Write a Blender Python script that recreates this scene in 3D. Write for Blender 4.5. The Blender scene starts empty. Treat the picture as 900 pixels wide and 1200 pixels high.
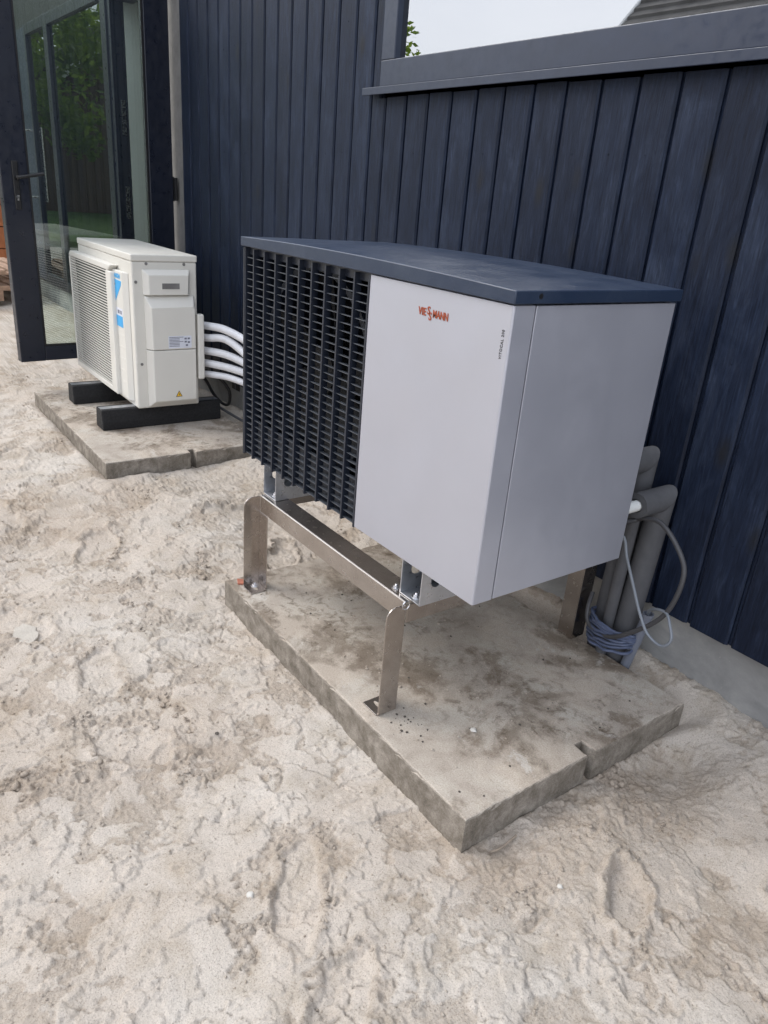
import bpy, bmesh, math, random
import numpy as np
from mathutils import Vector, Matrix, Euler
R = math.radians
random.seed(7)
scene = bpy.context.scene
col = scene.collection

# ------------------------------------------------------------ camera
cam = bpy.data.cameras.new('camera')
cam.sensor_fit = 'VERTICAL'; cam.sensor_height = 36.0; cam.sensor_width = 27.0
cam.lens = 26.164
cam.clip_start = 0.05; cam.clip_end = 500
camo = bpy.data.objects.new('camera', cam); col.objects.link(camo)
camo.location = (2.1606, -1.0475, 1.3446)
camo.rotation_euler = (R(67.065), R(-4.41), R(54.324))
scene.camera = camo

# ------------------------------------------------------------ sky and sun (bright overcast)
SUN_AZ, SUN_EL = 228.0, 44.0          # compass-like direction the light comes from, degrees
world = bpy.data.worlds.new('World'); scene.world = world; world.use_nodes = True
nt = world.node_tree; nt.nodes.clear()
wo = nt.nodes.new('ShaderNodeOutputWorld'); bg = nt.nodes.new('ShaderNodeBackground')
sky = nt.nodes.new('ShaderNodeTexSky'); sky.sky_type = 'NISHITA'; sky.sun_disc = False
sky.sun_elevation = R(SUN_EL); sky.sun_rotation = R(SUN_AZ)
sky.air_density = 1.0; sky.dust_density = 3.0; sky.ozone_density = 1.2
tc = nt.nodes.new('ShaderNodeTexCoord'); mp = nt.nodes.new('ShaderNodeMapping')
mp.inputs['Scale'].default_value = (1.0, 1.0, 2.6)
nz = nt.nodes.new('ShaderNodeTexNoise'); nz.inputs['Scale'].default_value = 2.2; nz.inputs['Detail'].default_value = 6
cr = nt.nodes.new('ShaderNodeValToRGB')
cr.color_ramp.elements[0].position = 0.3; cr.color_ramp.elements[0].color = (9.0, 9.6, 10.9, 1)
cr.color_ramp.elements[1].position = 0.7; cr.color_ramp.elements[1].color = (11.8, 12.2, 13.0, 1)
mx = nt.nodes.new('ShaderNodeMixRGB'); mx.inputs[0].default_value = 0.72
nt.links.new(tc.outputs['Generated'], mp.inputs['Vector']); nt.links.new(mp.outputs[0], nz.inputs['Vector'])
nt.links.new(nz.outputs['Fac'], cr.inputs[0])
nt.links.new(sky.outputs[0], mx.inputs[1]); nt.links.new(cr.outputs[0], mx.inputs[2])
nt.links.new(mx.outputs[0], bg.inputs[0]); bg.inputs[1].default_value = 0.1
nt.links.new(bg.outputs[0], wo.inputs[0])

sun = bpy.data.lights.new('sun', 'SUN'); sun.energy = 0.9; sun.angle = R(30); sun.color = (1.0, 0.965, 0.91)
suno = bpy.data.objects.new('sun', sun); col.objects.link(suno)
az = R(SUN_AZ)
sdir = Vector((math.sin(az) * math.cos(R(SUN_EL)), math.cos(az) * math.cos(R(SUN_EL)), math.sin(R(SUN_EL))))
suno.rotation_euler = sdir.to_track_quat('Z', 'Y').to_euler(); suno.location = sdir * 30

vs = scene.view_settings
vs.view_transform = 'Standard'; vs.look = 'None'; vs.gamma = 1.0; vs.use_curve_mapping = False
vs.exposure = 1.05

# ------------------------------------------------------------ material helpers
def newmat(name):
    m = bpy.data.materials.new(name); m.use_nodes = True
    t = m.node_tree; b = t.nodes['Principled BSDF']
    return m, t, b
def nd(t, ty, **kw):
    n = t.nodes.new(ty)
    for k, v in kw.items():
        if k in n.inputs: n.inputs[k].default_value = v
        else: setattr(n, k, v)
    return n
def coords(t, scale=(1, 1, 1), rnd=False, kind='Object'):
    c = nd(t, 'ShaderNodeTexCoord'); m = nd(t, 'ShaderNodeMapping'); m.inputs['Scale'].default_value = scale
    if rnd:
        oi = nd(t, 'ShaderNodeObjectInfo'); ml = nd(t, 'ShaderNodeMath', operation='MULTIPLY'); ml.inputs[1].default_value = 37.0
        t.links.new(oi.outputs['Random'], ml.inputs[0])
        cb = nd(t, 'ShaderNodeCombineXYZ')
        for i in range(3): t.links.new(ml.outputs[0], cb.inputs[i])
        ad = nd(t, 'ShaderNodeVectorMath', operation='ADD')
        t.links.new(c.outputs[kind], ad.inputs[0]); t.links.new(cb.outputs[0], ad.inputs[1]); t.links.new(ad.outputs[0], m.inputs[0])
    else: t.links.new(c.outputs[kind], m.inputs[0])
    return m.outputs[0]
def noise(t, vec, scale, detail=4, rough=0.55, dist=0.0):
    n = nd(t, 'ShaderNodeTexNoise'); n.inputs['Scale'].default_value = scale; n.inputs['Detail'].default_value = detail
    n.inputs['Roughness'].default_value = rough; n.inputs['Distortion'].default_value = dist
    t.links.new(vec, n.inputs['Vector']); return n.outputs['Fac']
def ramp(t, fac, stops):
    r = nd(t, 'ShaderNodeValToRGB'); e = r.color_ramp.elements
    while len(e) < len(stops): e.new(0.5)
    for k, (p, c) in zip(e, stops):
        k.position = p; k.color = (c, c, c, 1) if not hasattr(c, '__len__') else (*c, 1)
    t.links.new(fac, r.inputs[0]); return r.outputs[0]
def mixc(t, fac, a, b, mode='MIX'):
    m = nd(t, 'ShaderNodeMixRGB', blend_type=mode)
    for s, v in ((0, fac), (1, a), (2, b)):
        if hasattr(v, 'default_value') or hasattr(v, 'is_linked'): t.links.new(v, m.inputs[s])
        elif s == 0: m.inputs[0].default_value = v
        else: m.inputs[s].default_value = (*v, 1)
    return m.outputs[0]
def bump(t, b, h, strength, dist, prev=None):
    n = nd(t, 'ShaderNodeBump'); n.inputs['Strength'].default_value = strength; n.inputs['Distance'].default_value = dist
    t.links.new(h, n.inputs['Height'])
    if prev is not None: t.links.new(prev, n.inputs['Normal'])
    t.links.new(n.outputs[0], b.inputs['Normal']); return n.outputs[0]
def plain(name, c, rough=0.5, metal=0.0, var=0.12, vscale=9.0, bstr=0.0, bscale=300.0, bdist=0.0004, rvar=0.12, coat=0.0, stretch=(1, 1, 1)):
    m, t, b = newmat(name)
    v = coords(t, stretch); n = noise(t, v, vscale, 5)
    lo = tuple(x * (1 - var) for x in c); hi = tuple(min(1, x * (1 + var)) for x in c)
    t.links.new(ramp(t, n, [(0.3, lo), (0.7, hi)]), b.inputs['Base Color'])
    t.links.new(ramp(t, noise(t, v, vscale * 2.7, 5), [(0.3, max(0.02, rough - rvar)), (0.7, min(1, rough + rvar))]), b.inputs['Roughness'])
    b.inputs['Metallic'].default_value = metal
    if coat: b.inputs['Coat Weight'].default_value = coat
    if bstr: bump(t, b, noise(t, coords(t, stretch), bscale, 3), bstr, bdist)
    return m
M = {}
def make_materials():
    # sand
    m, t, b = newmat('sand'); M['sand'] = m
    v = coords(t)
    big = ramp(t, noise(t, v, 1.7, 5, 0.6, 0.6), [(0.30, (0.388, 0.330, 0.273)), (0.5, (0.438, 0.389, 0.337)), (0.68, (0.468, 0.430, 0.384))])
    mid = ramp(t, noise(t, v, 9, 6, 0.62, 0.4), [(0.3, (0.82, 0.79, 0.74)), (0.52, (1, 1, 1)), (0.75, (1.06, 1.05, 1.04))])
    fine = ramp(t, noise(t, v, 290, 3, 0.75), [(0.25, (0.42, 0.40, 0.38)), (0.44, (1, 1, 1)), (0.74, (1.25, 1.25, 1.25))])
    at = nd(t, 'ShaderNodeAttribute', attribute_name='compacted'); pk = ramp(t, at.outputs['Fac'], [(0.0, (0.90, 0.875, 0.845)), (1.0, (1.07, 1.07, 1.07))])
    big = mixc(t, 1.0, big, pk, 'MULTIPLY')
    c = mixc(t, 1.0, mixc(t, 1.0, big, mid, 'MULTIPLY'), fine, 'MULTIPLY')
    t.links.new(c, b.inputs['Base Color']); b.inputs['Roughness'].default_value = 0.95
    b.inputs['Specular IOR Level'].default_value = 0.2
    p = bump(t, b, noise(t, v, 85, 7, 0.72), 0.7, 0.006)
    bump(t, b, noise(t, v, 380, 3, 0.75), 0.9, 0.0022, p)
    # concrete slab : dusty top, damp raw sides
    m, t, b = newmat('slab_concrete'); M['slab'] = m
    v = coords(t)
    base = ramp(t, noise(t, v, 5, 7, 0.65, 0.5), [(0.28, (0.27, 0.23, 0.19)), (0.45, (0.38, 0.335, 0.285)), (0.6, (0.44, 0.40, 0.345)), (0.75, (0.50, 0.465, 0.415))])
    spots = ramp(t, noise(t, v, 26, 6, 0.7, 0.6), [(0.37, (0.42, 0.38, 0.34)), (0.49, (1, 1, 1))])
    zone = ramp(t, noise(t, v, 2.3, 3, 0.5), [(0.40, 0.0), (0.58, 0.9)])
    top = mixc(t, zone, base, mixc(t, 1.0, base, spots, 'MULTIPLY'))
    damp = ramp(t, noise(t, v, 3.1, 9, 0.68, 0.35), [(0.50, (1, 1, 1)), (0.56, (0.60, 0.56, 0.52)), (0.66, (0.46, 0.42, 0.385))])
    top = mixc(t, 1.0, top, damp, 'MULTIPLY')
    drift = ramp(t, noise(t, v, 4.3, 8, 0.7, 0.2), [(0.50, 0.0), (0.60, 0.75)])
    top = mixc(t, drift, top, (0.46, 0.40, 0.335))
    pale = ramp(t, noise(t, v, 7, 7, 0.7, 0.2), [(0.62, 0.0), (0.68, 0.6)])
    top = mixc(t, pale, top, (0.52, 0.49, 0.45))
    vs_ = coords(t, (1, 1, 0.95))
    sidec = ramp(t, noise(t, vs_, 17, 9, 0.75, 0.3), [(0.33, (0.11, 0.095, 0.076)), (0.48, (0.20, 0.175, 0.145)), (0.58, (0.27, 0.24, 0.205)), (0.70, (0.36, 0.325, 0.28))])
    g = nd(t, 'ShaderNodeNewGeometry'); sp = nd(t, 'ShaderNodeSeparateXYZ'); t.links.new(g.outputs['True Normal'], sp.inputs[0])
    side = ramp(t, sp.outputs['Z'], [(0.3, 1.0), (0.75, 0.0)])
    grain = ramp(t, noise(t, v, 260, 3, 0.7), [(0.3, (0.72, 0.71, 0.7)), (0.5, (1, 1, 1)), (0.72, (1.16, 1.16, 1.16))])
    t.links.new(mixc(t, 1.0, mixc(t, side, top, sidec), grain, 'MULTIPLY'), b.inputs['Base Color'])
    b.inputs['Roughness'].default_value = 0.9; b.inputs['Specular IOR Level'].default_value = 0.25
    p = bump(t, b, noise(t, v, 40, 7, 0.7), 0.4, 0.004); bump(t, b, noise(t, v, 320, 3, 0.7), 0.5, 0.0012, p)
    # plinth
    m, t, b = newmat('plinth_render'); M['plinth'] = m
    v = coords(t)
    c = ramp(t, noise(t, v, 4, 7, 0.65, 0.8), [(0.3, (0.19, 0.19, 0.19)), (0.52, (0.29, 0.288, 0.282)), (0.72, (0.40, 0.385, 0.36))])
    sp_ = ramp(t, noise(t, v, 90, 4, 0.7), [(0.66, 0.0), (0.72, 0.5)])
    t.links.new(mixc(t, sp_, c, (0.46, 0.43, 0.38)), b.inputs['Base Color']); b.inputs['Roughness'].default_value = 0.88
    bump(t, b, noise(t, v, 120, 6, 0.7), 0.3, 0.002)
    # stained cladding
    m, t, b = newmat('blue_black_stained_wood'); M['wood'] = m
    v1 = coords(t, (1, 1, 0.06), True)
    grain = noise(t, v1, 130, 8, 0.68, 1.6)
    v2 = coords(t, (1, 1, 0.35), True)
    blot = noise(t, v2, 8, 8, 0.68, 1.2)
    v3 = coords(t, (1.0, 1.0, 0.42), True)
    vo = nd(t, 'ShaderNodeTexVoronoi'); vo.inputs['Scale'].default_value = 6.5; t.links.new(v3, vo.inputs['Vector'])
    knot = ramp(t, vo.outputs['Distance'], [(0.04, 1.0), (0.16, 0.0)])
    oi = nd(t, 'ShaderNodeObjectInfo')
    tone = ramp(t, oi.outputs['Random'], [(0.0, (0.84, 0.84, 0.85)), (1.0, (1.18, 1.17, 1.15))])
    c = ramp(t, blot, [(0.26, (0.0042, 0.0080, 0.0195)), (0.5, (0.0080, 0.0135, 0.030)), (0.74, (0.020, 0.029, 0.053))])
    gr = ramp(t, grain, [(0.3, (0.42, 0.44, 0.48)), (0.5, (1, 1, 1)), (0.72, (1.9, 1.85, 1.75))])
    c = mixc(t, 1.0, c, gr, 'MULTIPLY'); c = mixc(t, 1.0, c, tone, 'MULTIPLY')
    c = mixc(t, knot, c, (0.012, 0.014, 0.02))
    worn = ramp(t, noise(t, coords(t, (1, 1, 0.3), True), 34, 5, 0.7), [(0.735, 0.0), (0.76, 0.75)])
    c = mixc(t, worn, c, (0.10, 0.11, 0.13))
    t.links.new(c, b.inputs['Base Color'])
    t.links.new(ramp(t, blot, [(0.3, 0.42), (0.7, 0.60)]), b.inputs['Roughness'])
    b.inputs['Specular IOR Level'].default_value = 0.2
    p = bump(t, b, grain, 0.6, 0.0018)
    p = bump(t, b, knot, 0.35, 0.002, p)
    bump(t, b, noise(t, coords(t, (1, 1, 0.5), True), 12, 3), 0.35, 0.004, p)
    # glass: thin pane, physical fresnel plus a coating
    def glass(name, ior, tint):
        m = bpy.data.materials.new(name); m.use_nodes = True; t = m.node_tree; t.nodes.clear()
        o = nd(t, 'ShaderNodeOutputMaterial'); mixs = nd(t, 'ShaderNodeMixShader'); tr = nd(t, 'ShaderNodeBsdfTransparent'); gl = nd(t, 'ShaderNodeBsdfGlossy')
        tr.inputs[0].default_value = (*tint, 1); gl.inputs['Roughness'].default_value = 0.0; gl.inputs[0].default_value = (0.95, 0.97, 1, 1)
        fr = nd(t, 'ShaderNodeFresnel'); fr.inputs[0].default_value = ior
        t.links.new(fr.outputs[0], mixs.inputs[0]); t.links.new(tr.outputs[0], mixs.inputs[1]); t.links.new(gl.outputs[0], mixs.inputs[2]); t.links.new(mixs.outputs[0], o.inputs[0])
        return m
    M['glass_door'] = glass('clear_double_glazing', 1.95, (0.80, 0.86, 0.83))
    M['glass_window'] = glass('coated_window_glass', 3.9, (0.5, 0.52, 0.52))
    M['glass_far'] = glass('facade_glazing', 1.7, (0.6, 0.65, 0.63))
    M['frame'] = plain('anthracite_powder_coat', (0.021, 0.030, 0.055), 0.42, 0, 0.08, 14, 0.12, 900, 0.0002)
    M['door_frame'] = plain('dark_navy_door_paint', (0.0075, 0.010, 0.019), 0.36, 0, 0.1, 10, 0.1, 900, 0.0002)
    M['jamb'] = plain('grey_primed_strip', (0.16, 0.155, 0.15), 0.75, 0, 0.15, 12)
    M['black'] = plain('black_plastic', (0.008, 0.008, 0.009), 0.45, 0, 0.2, 20)
    M['chrome'] = plain('brushed_nickel', (0.62, 0.61, 0.58), 0.28, 1.0, 0.06, 30)
    M['interior'] = plain('white_plaster', (0.62, 0.64, 0.61), 0.9, 0, 0.04, 3)
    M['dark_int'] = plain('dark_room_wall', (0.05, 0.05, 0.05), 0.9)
    M['int_floor'] = plain('screed_floor', (0.25, 0.24, 0.22), 0.8)
    # heat pump
    m, t, b = newmat('silver_metallic_paint'); M['silver'] = m
    v = coords(t)
    t.links.new(ramp(t, noise(t, v, 3, 4), [(0.3, (0.458, 0.470, 0.530)), (0.7, (0.486, 0.498, 0.560))]), b.inputs['Base Color'])
    dust = ramp(t, noise(t, v, 5, 7, 0.7, 0.4), [(0.4, 0.36), (0.75, 0.52)])
    t.links.new(dust, b.inputs['Roughness'])
    b.inputs['Metallic'].default_value = 0.55; b.inputs['Coat Weight'].default_value = 0.15; b.inputs['Coat Roughness'].default_value = 0.25
    bump(t, b, noise(t, v, 700, 2), 0.06, 0.0003)
    m, t, b = newmat('navy_lid_paint'); M['lid'] = m
    v = coords(t)
    dst = ramp(t, noise(t, v, 11, 7, 0.7, 0.6), [(0.45, 0.0), (0.75, 0.30)])
    spk = ramp(t, noise(t, v, 240, 3, 0.7), [(0.6, 0.0), (0.75, 0.28)])
    c = mixc(t, dst, (0.015, 0.027, 0.056), (0.062, 0.080, 0.112)); c = mixc(t, spk, c, (0.12, 0.125, 0.135))
    t.links.new(c, b.inputs['Base Color']); t.links.new(ramp(t, noise(t, v, 9, 6), [(0.3, 0.3), (0.7, 0.5)]), b.inputs['Roughness'])
    bump(t, b, noise(t, v, 900, 2), 0.15, 0.0003)
    M['navy'] = plain('navy_plastic', (0.014, 0.018, 0.029), 0.42, 0, 0.15, 12, 0.08, 900, 0.0002)
    M['slat'] = plain('sky_lit_slat_plastic', (0.062, 0.070, 0.084), 0.33, 0, 0.2, 30)  # navy lightened: the slats' sky reflection is put into the base colour
    M['coil'] = plain('black_coil_fins', (0.006, 0.006, 0.007), 0.6, 0, 0.3, 60)
    M['orange'] = plain('copper_red_lettering', (0.33, 0.075, 0.035), 0.32, 0.3, 0.08)
    M['print'] = plain('black_print', (0.018, 0.018, 0.02), 0.6)
    M['steel'] = None
    m, t, b = newmat('brushed_stainless'); M['steel'] = m
    v = coords(t, (1, 1, 1)); vv = coords(t, (0.04, 0.04, 1))
    t.links.new(ramp(t, noise(t, v, 14, 6, 0.65), [(0.3, (0.45, 0.41, 0.38)), (0.7, (0.57, 0.53, 0.50))]), b.inputs['Base Color'])
    b.inputs['Metallic'].default_value = 1.0
    t.links.new(ramp(t, noise(t, v, 40, 4), [(0.3, 0.19), (0.7, 0.29)]), b.inputs['Roughness'])
    M['zinc'] = plain('galvanised_steel', (0.58, 0.60, 0.64), 0.36, 0.9, 0.1, 25)
    M['bolt'] = plain('zinc_bolt', (0.66, 0.66, 0.68), 0.25, 1.0, 0.05)
    # air conditioner
    M['ac'] = plain('ivory_painted_steel', (0.63, 0.612, 0.56), 0.42, 0, 0.025, 4, 0.04, 800, 0.0002)
    M['acs'] = plain('ivory_plastic', (0.655, 0.638, 0.588), 0.45, 0, 0.02, 5)
    M['blue'] = plain('light_blue_print', (0.04, 0.36, 0.72), 0.4, 0, 0.03)
    M['sticker'] = plain('white_sticker', (0.66, 0.68, 0.75), 0.35, 0, 0.03)
    M['greyprint'] = plain('grey_print', (0.16, 0.17, 0.22), 0.5)
    M['yellow'] = plain('yellow_warning', (0.75, 0.45, 0.03), 0.45, 0, 0.03)
    M['rubber'] = plain('black_rubber', (0.006, 0.006, 0.007), 0.75, 0, 0.35, 40, 0.5, 160, 0.002)
    M['whitepipe'] = plain('white_insulation_wrap', (0.72, 0.72, 0.74), 0.5, 0, 0.06, 22, 0.3, 60, 0.003)
    M['foam'] = plain('grey_pipe_foam', (0.085, 0.086, 0.093), 0.85, 0, 0.12, 14, 0.4, 260, 0.0012)
    M['whiteplastic'] = plain('white_plastic_pipe', (0.72, 0.73, 0.72), 0.35, 0, 0.03)
    M['pvc'] = plain('grey_pvc', (0.15, 0.165, 0.205), 0.4, 0, 0.08)
    M['cable'] = plain('dark_grey_cable', (0.055, 0.055, 0.06), 0.5)
    M['cable_light'] = plain('light_grey_cable', (0.19, 0.21, 0.24), 0.45)
    M['cable_blue'] = plain('blue_grey_cable', (0.075, 0.095, 0.16), 0.45, 0, 0.15, 60)
    M['pallet'] = plain('weathered_pallet_wood', (0.34, 0.22, 0.15), 0.85, 0, 0.3, 18, 0.4, 90, 0.002)
    M['brick'] = plain('red_brick', (0.33, 0.12, 0.075), 0.9, 0, 0.25, 30)
    M['crate'] = plain('orange_clay', (0.42, 0.15, 0.06), 0.8, 0, 0.2, 10)
    M['pebble'] = plain('pale_pebble', (0.52, 0.50, 0.46), 0.7, 0, 0.1)
    M['mortar'] = plain('dried_mortar', (0.42, 0.385, 0.335), 0.92, 0, 0.12, 25, 0.7, 130, 0.003)
    M['stick'] = plain('weathered_stick', (0.27, 0.22, 0.17), 0.9, 0, 0.25, 60)
    M['darkpebble'] = plain('dark_crumb', (0.07, 0.06, 0.05), 0.9, 0, 0.3)
    # surroundings
    M['tile'] = plain('grey_roof_tile', (0.15, 0.14, 0.13), 0.8, 0, 0.25, 2)
    M['housewall'] = plain('brown_timber_wall', (0.13, 0.09, 0.06), 0.85, 0, 0.3, 2.0, stretch=(1, 6, 0.3))
    M['brickwall'] = plain('buff_brick_wall', (0.36, 0.27, 0.20), 0.9, 0, 0.2, 3)
    M['trim'] = plain('white_trim', (0.75, 0.75, 0.73), 0.6)
    M['bark'] = plain('bark', (0.07, 0.055, 0.04), 0.95, 0, 0.3, 6)
    m, t, b = newmat('leaves'); M['leaf'] = m
    v = coords(t)
    t.links.new(ramp(t, noise(t, v, 1.6, 4), [(0.3, (0.055, 0.10, 0.014)), (0.6, (0.11, 0.18, 0.028)), (0.8, (0.16, 0.22, 0.04))]), b.inputs['Base Color'])
    b.inputs['Roughness'].default_value = 0.6
    tl = nd(t, 'ShaderNodeBsdfTranslucent'); tl.inputs[0].default_value = (0.34, 0.46, 0.07, 1); ms = nd(t, 'ShaderNodeMixShader'); ms.inputs[0].default_value = 0.45
    om = t.nodes['Material Output']; t.links.new(b.outputs[0], ms.inputs[1]); t.links.new(tl.outputs[0], ms.inputs[2]); t.links.new(ms.outputs[0], om.inputs[0])
    M['grass'] = plain('lawn_grass', (0.075, 0.13, 0.03), 0.95, 0, 0.35, 1.5)
make_materials()

# ------------------------------------------------------------ mesh helpers
class MB:
    def __init__(s): s.v = []; s.f = []
    def add(s, vs, fs):
        o = len(s.v); s.v += [tuple(p) for p in vs]; s.f += [tuple(i + o for i in f) for f in fs]; return s
    def box(s, a, b):
        (x0, y0, z0), (x1, y1, z1) = a, b
        x0, x1 = min(x0, x1), max(x0, x1); y0, y1 = min(y0, y1), max(y0, y1); z0, z1 = min(z0, z1), max(z0, z1)
        return s.add([(x0, y0, z0), (x1, y0, z0), (x1, y1, z0), (x0, y1, z0), (x0, y0, z1), (x1, y0, z1), (x1, y1, z1), (x0, y1, z1)],
                     [(0, 3, 2, 1), (4, 5, 6, 7), (0, 1, 5, 4), (1, 2, 6, 5), (2, 3, 7, 6), (3, 0, 4, 7)])
    def prism(s, poly, axis, a, b):
        # poly: list of 2D points in the plane perpendicular to axis; extruded from a to b
        n = len(poly)
        def P(p, h): return {'x': (h, p[0], p[1]), 'y': (p[0], h, p[1]), 'z': (p[0], p[1], h)}[axis]
        vs = [P(p, a) for p in poly] + [P(p, b) for p in poly]
        fs = [tuple(range(n)), tuple(range(2 * n - 1, n - 1, -1))] + [(i, i + n, (i + 1) % n + n, (i + 1) % n) for i in range(n)]
        return s.add(vs, fs)
    def loft(s, rings, cap=True):
        n = len(rings[0]); vs = [p for r in rings for p in r]; fs = []
        for k in range(len(rings) - 1):
            for i in range(n):
                j = (i + 1) % n; fs.append((k * n + i, k * n + j, (k + 1) * n + j, (k + 1) * n + i))
        if cap:
            fs.append(tuple(range(n - 1, -1, -1))); L = (len(rings) - 1) * n; fs.append(tuple(range(L, L + n)))
        return s.add(vs, fs)
    def tube(s, pts, r, n=10, smooth=6, cap=True):
        pts = [Vector(p) for p in pts]
        if smooth and len(pts) > 2:
            q = []
            e = [pts[0] * 2 - pts[1]] + pts + [pts[-1] * 2 - pts[-2]]
            for i in range(1, len(e) - 2):
                for k in range(smooth):
                    u = k / smooth; p0, p1, p2, p3 = e[i - 1:i + 3]
                    q.append(0.5 * ((2 * p1) + (p2 - p0) * u + (2 * p0 - 5 * p1 + 4 * p2 - p3) * u * u + (3 * p1 - p0 - 3 * p2 + p3) * u ** 3))
            q.append(pts[-1]); pts = q
        rr = r if callable(r) else (lambda u: r)
        rings = []; ref = Vector((0.31, 0.17, 0.93)); up = None
        for i, p in enumerate(pts):
            d = (pts[min(i + 1, len(pts) - 1)] - pts[max(i - 1, 0)]).normalized()
            if up is None: up = d.cross(ref if abs(d.dot(ref)) < .95 else Vector((1, 0, 0))).normalized()
            up = (up - d * up.dot(d)).normalized(); w = d.cross(up)
            ra = rr(i / max(1, len(pts) - 1))
            rings.append([p + (up * math.cos(2 * math.pi * k / n) + w * math.sin(2 * math.pi * k / n)) * ra for k in range(n)])
        return s.loft(rings, cap)
    def ring(s, c, axis, r0, r1, h0, h1, n=20):
        # hollow sleeve around axis through c
        def P(r, a, h):
            u, w = r * math.cos(a), r * math.sin(a)
            return {'x': (c[0] + h, c[1] + u, c[2] + w), 'y': (c[0] + u, c[1] + h, c[2] + w), 'z': (c[0] + u, c[1] + w, c[2] + h)}[axis]
        vs = []; fs = []
        for k in range(n):
            a = 2 * math.pi * k / n; vs += [P(r0, a, h0), P(r1, a, h0), P(r1, a, h1), P(r0, a, h1)]
        for k in range(n):
            i, j = k * 4, ((k + 1) % n) * 4
            for q in range(4): fs.append((i + q, i + (q + 1) % 4, j + (q + 1) % 4, j + q))
        return s.add(vs, fs)
    def plate_hole(s, axis, h, t, a, b, c, r, n=16):
        # rectangular plate a..b (2D) of thickness t at h along axis, round hole at c
        def P(p, hh): return {'x': (hh, p[0], p[1]), 'y': (p[0], hh, p[1]), 'z': (p[0], p[1], hh)}[axis]
        outer = []; inner = []
        for k in range(n):
            an = 2 * math.pi * (k + .5) / n; dx, dy = math.cos(an), math.sin(an)
            inner.append((c[0] + r * dx, c[1] + r * dy))
            tx = ((b[0] - c[0]) / dx if dx > 0 else (a[0] - c[0]) / dx); ty = ((b[1] - c[1]) / dy if dy > 0 else (a[1] - c[1]) / dy)
            q = min(tx, ty); outer.append((c[0] + q * dx, c[1] + q * dy))
        # snap the points next to corners onto the corners
        for cx, cy in ((a[0], a[1]), (a[0], b[1]), (b[0], a[1]), (b[0], b[1])):
            i = min(range(n), key=lambda k: (outer[k][0] - cx) ** 2 + (outer[k][1] - cy) ** 2); outer[i] = (cx, cy)
        vs = [P(p, h) for p in outer] + [P(p, h) for p in inner] + [P(p, h + t) for p in outer] + [P(p, h + t) for p in inner]
        fs = []
        for k in range(n):
            j = (k + 1) % n
            fs += [(k, j, n + j, n + k), (2 * n + k, 3 * n + k, 3 * n + j, 2 * n + j), (k, 2 * n + k, 2 * n + j, j), (n + k, n + j, 3 * n + j, 3 * n + k)]
        return s.add(vs, fs)
    def mesh(s, name, origin=(0, 0, 0)):
        me = bpy.data.meshes.new(name); ox, oy, oz = origin
        me.from_pydata([(x - ox, y - oy, z - oz) for x, y, z in s.v], [], s.f)
        bm = bmesh.new(); bm.from_mesh(me); bmesh.ops.recalc_face_normals(bm, faces=bm.faces); bm.to_mesh(me); bm.free()
        return me
    def build(s, name, mat, parent=None, bevel=0.0, smooth=False, seg=2):
        org = ROOT.get(parent.name, (0, 0, 0)) if parent else (0, 0, 0)
        me = s.mesh(name, org); me.materials.append(M[mat])
        return link(name, me, parent, bevel, smooth, seg)
ROOT = {}
def link(name, me, parent=None, bevel=0.0, smooth=False, seg=2):
    o = bpy.data.objects.new(name, me); col.objects.link(o)
    if parent: o.parent = parent; ROOT[o.name] = ROOT.get(parent.name, (0, 0, 0))
    if bevel:
        b = o.modifiers.new('bevel', 'BEVEL'); b.width = bevel; b.segments = seg; b.limit_method = 'ANGLE'; b.angle_limit = R(40); b.harden_normals = False
    if smooth:
        for p in me.polygons: p.use_smooth = True
        try: me.set_sharp_from_angle(angle=R(38))
        except Exception: pass
    return o
def tag(o, label, cat, group=None):
    o['label'] = label; o['category'] = cat
    if group: o['group'] = group
    return o
def structure(o): o['kind'] = 'structure'; return o
def stuff(o): o['kind'] = 'stuff'; return o
def thing(name, loc, label, cat, group=None):
    o = bpy.data.objects.new(name, None); col.objects.link(o); o.location = loc; o.empty_display_size = 0.1
    ROOT[o.name] = tuple(loc); return tag(o, label, cat, group)
def text(body, size, mat, parent, name, mtx, extrude=0.0008, sx=1.0, shear=0.0, bold=0.0, space=1.0):
    cu = bpy.data.curves.new(name, 'FONT'); cu.body = body; cu.size = size; cu.extrude = extrude; cu.resolution_u = 3
    cu.shear = shear; cu.space_character = space; cu.offset = bold; cu.align_x = 'CENTER'; cu.align_y = 'CENTER'
    o = bpy.data.objects.new(name, cu); col.objects.link(o)
    bpy.context.view_layer.update()
    me = bpy.data.meshes.new_from_object(o.evaluated_get(bpy.context.evaluated_depsgraph_get()))
    bpy.data.objects.remove(o); bpy.data.curves.remove(cu)
    org = Vector(ROOT.get(parent.name, (0, 0, 0)))
    me.transform(Matrix.Translation(-org) @ mtx @ Matrix.Diagonal((sx, 1, 1, 1)))
    me.materials.clear(); me.materials.append(M[mat])
    return link(name, me, parent)

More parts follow.
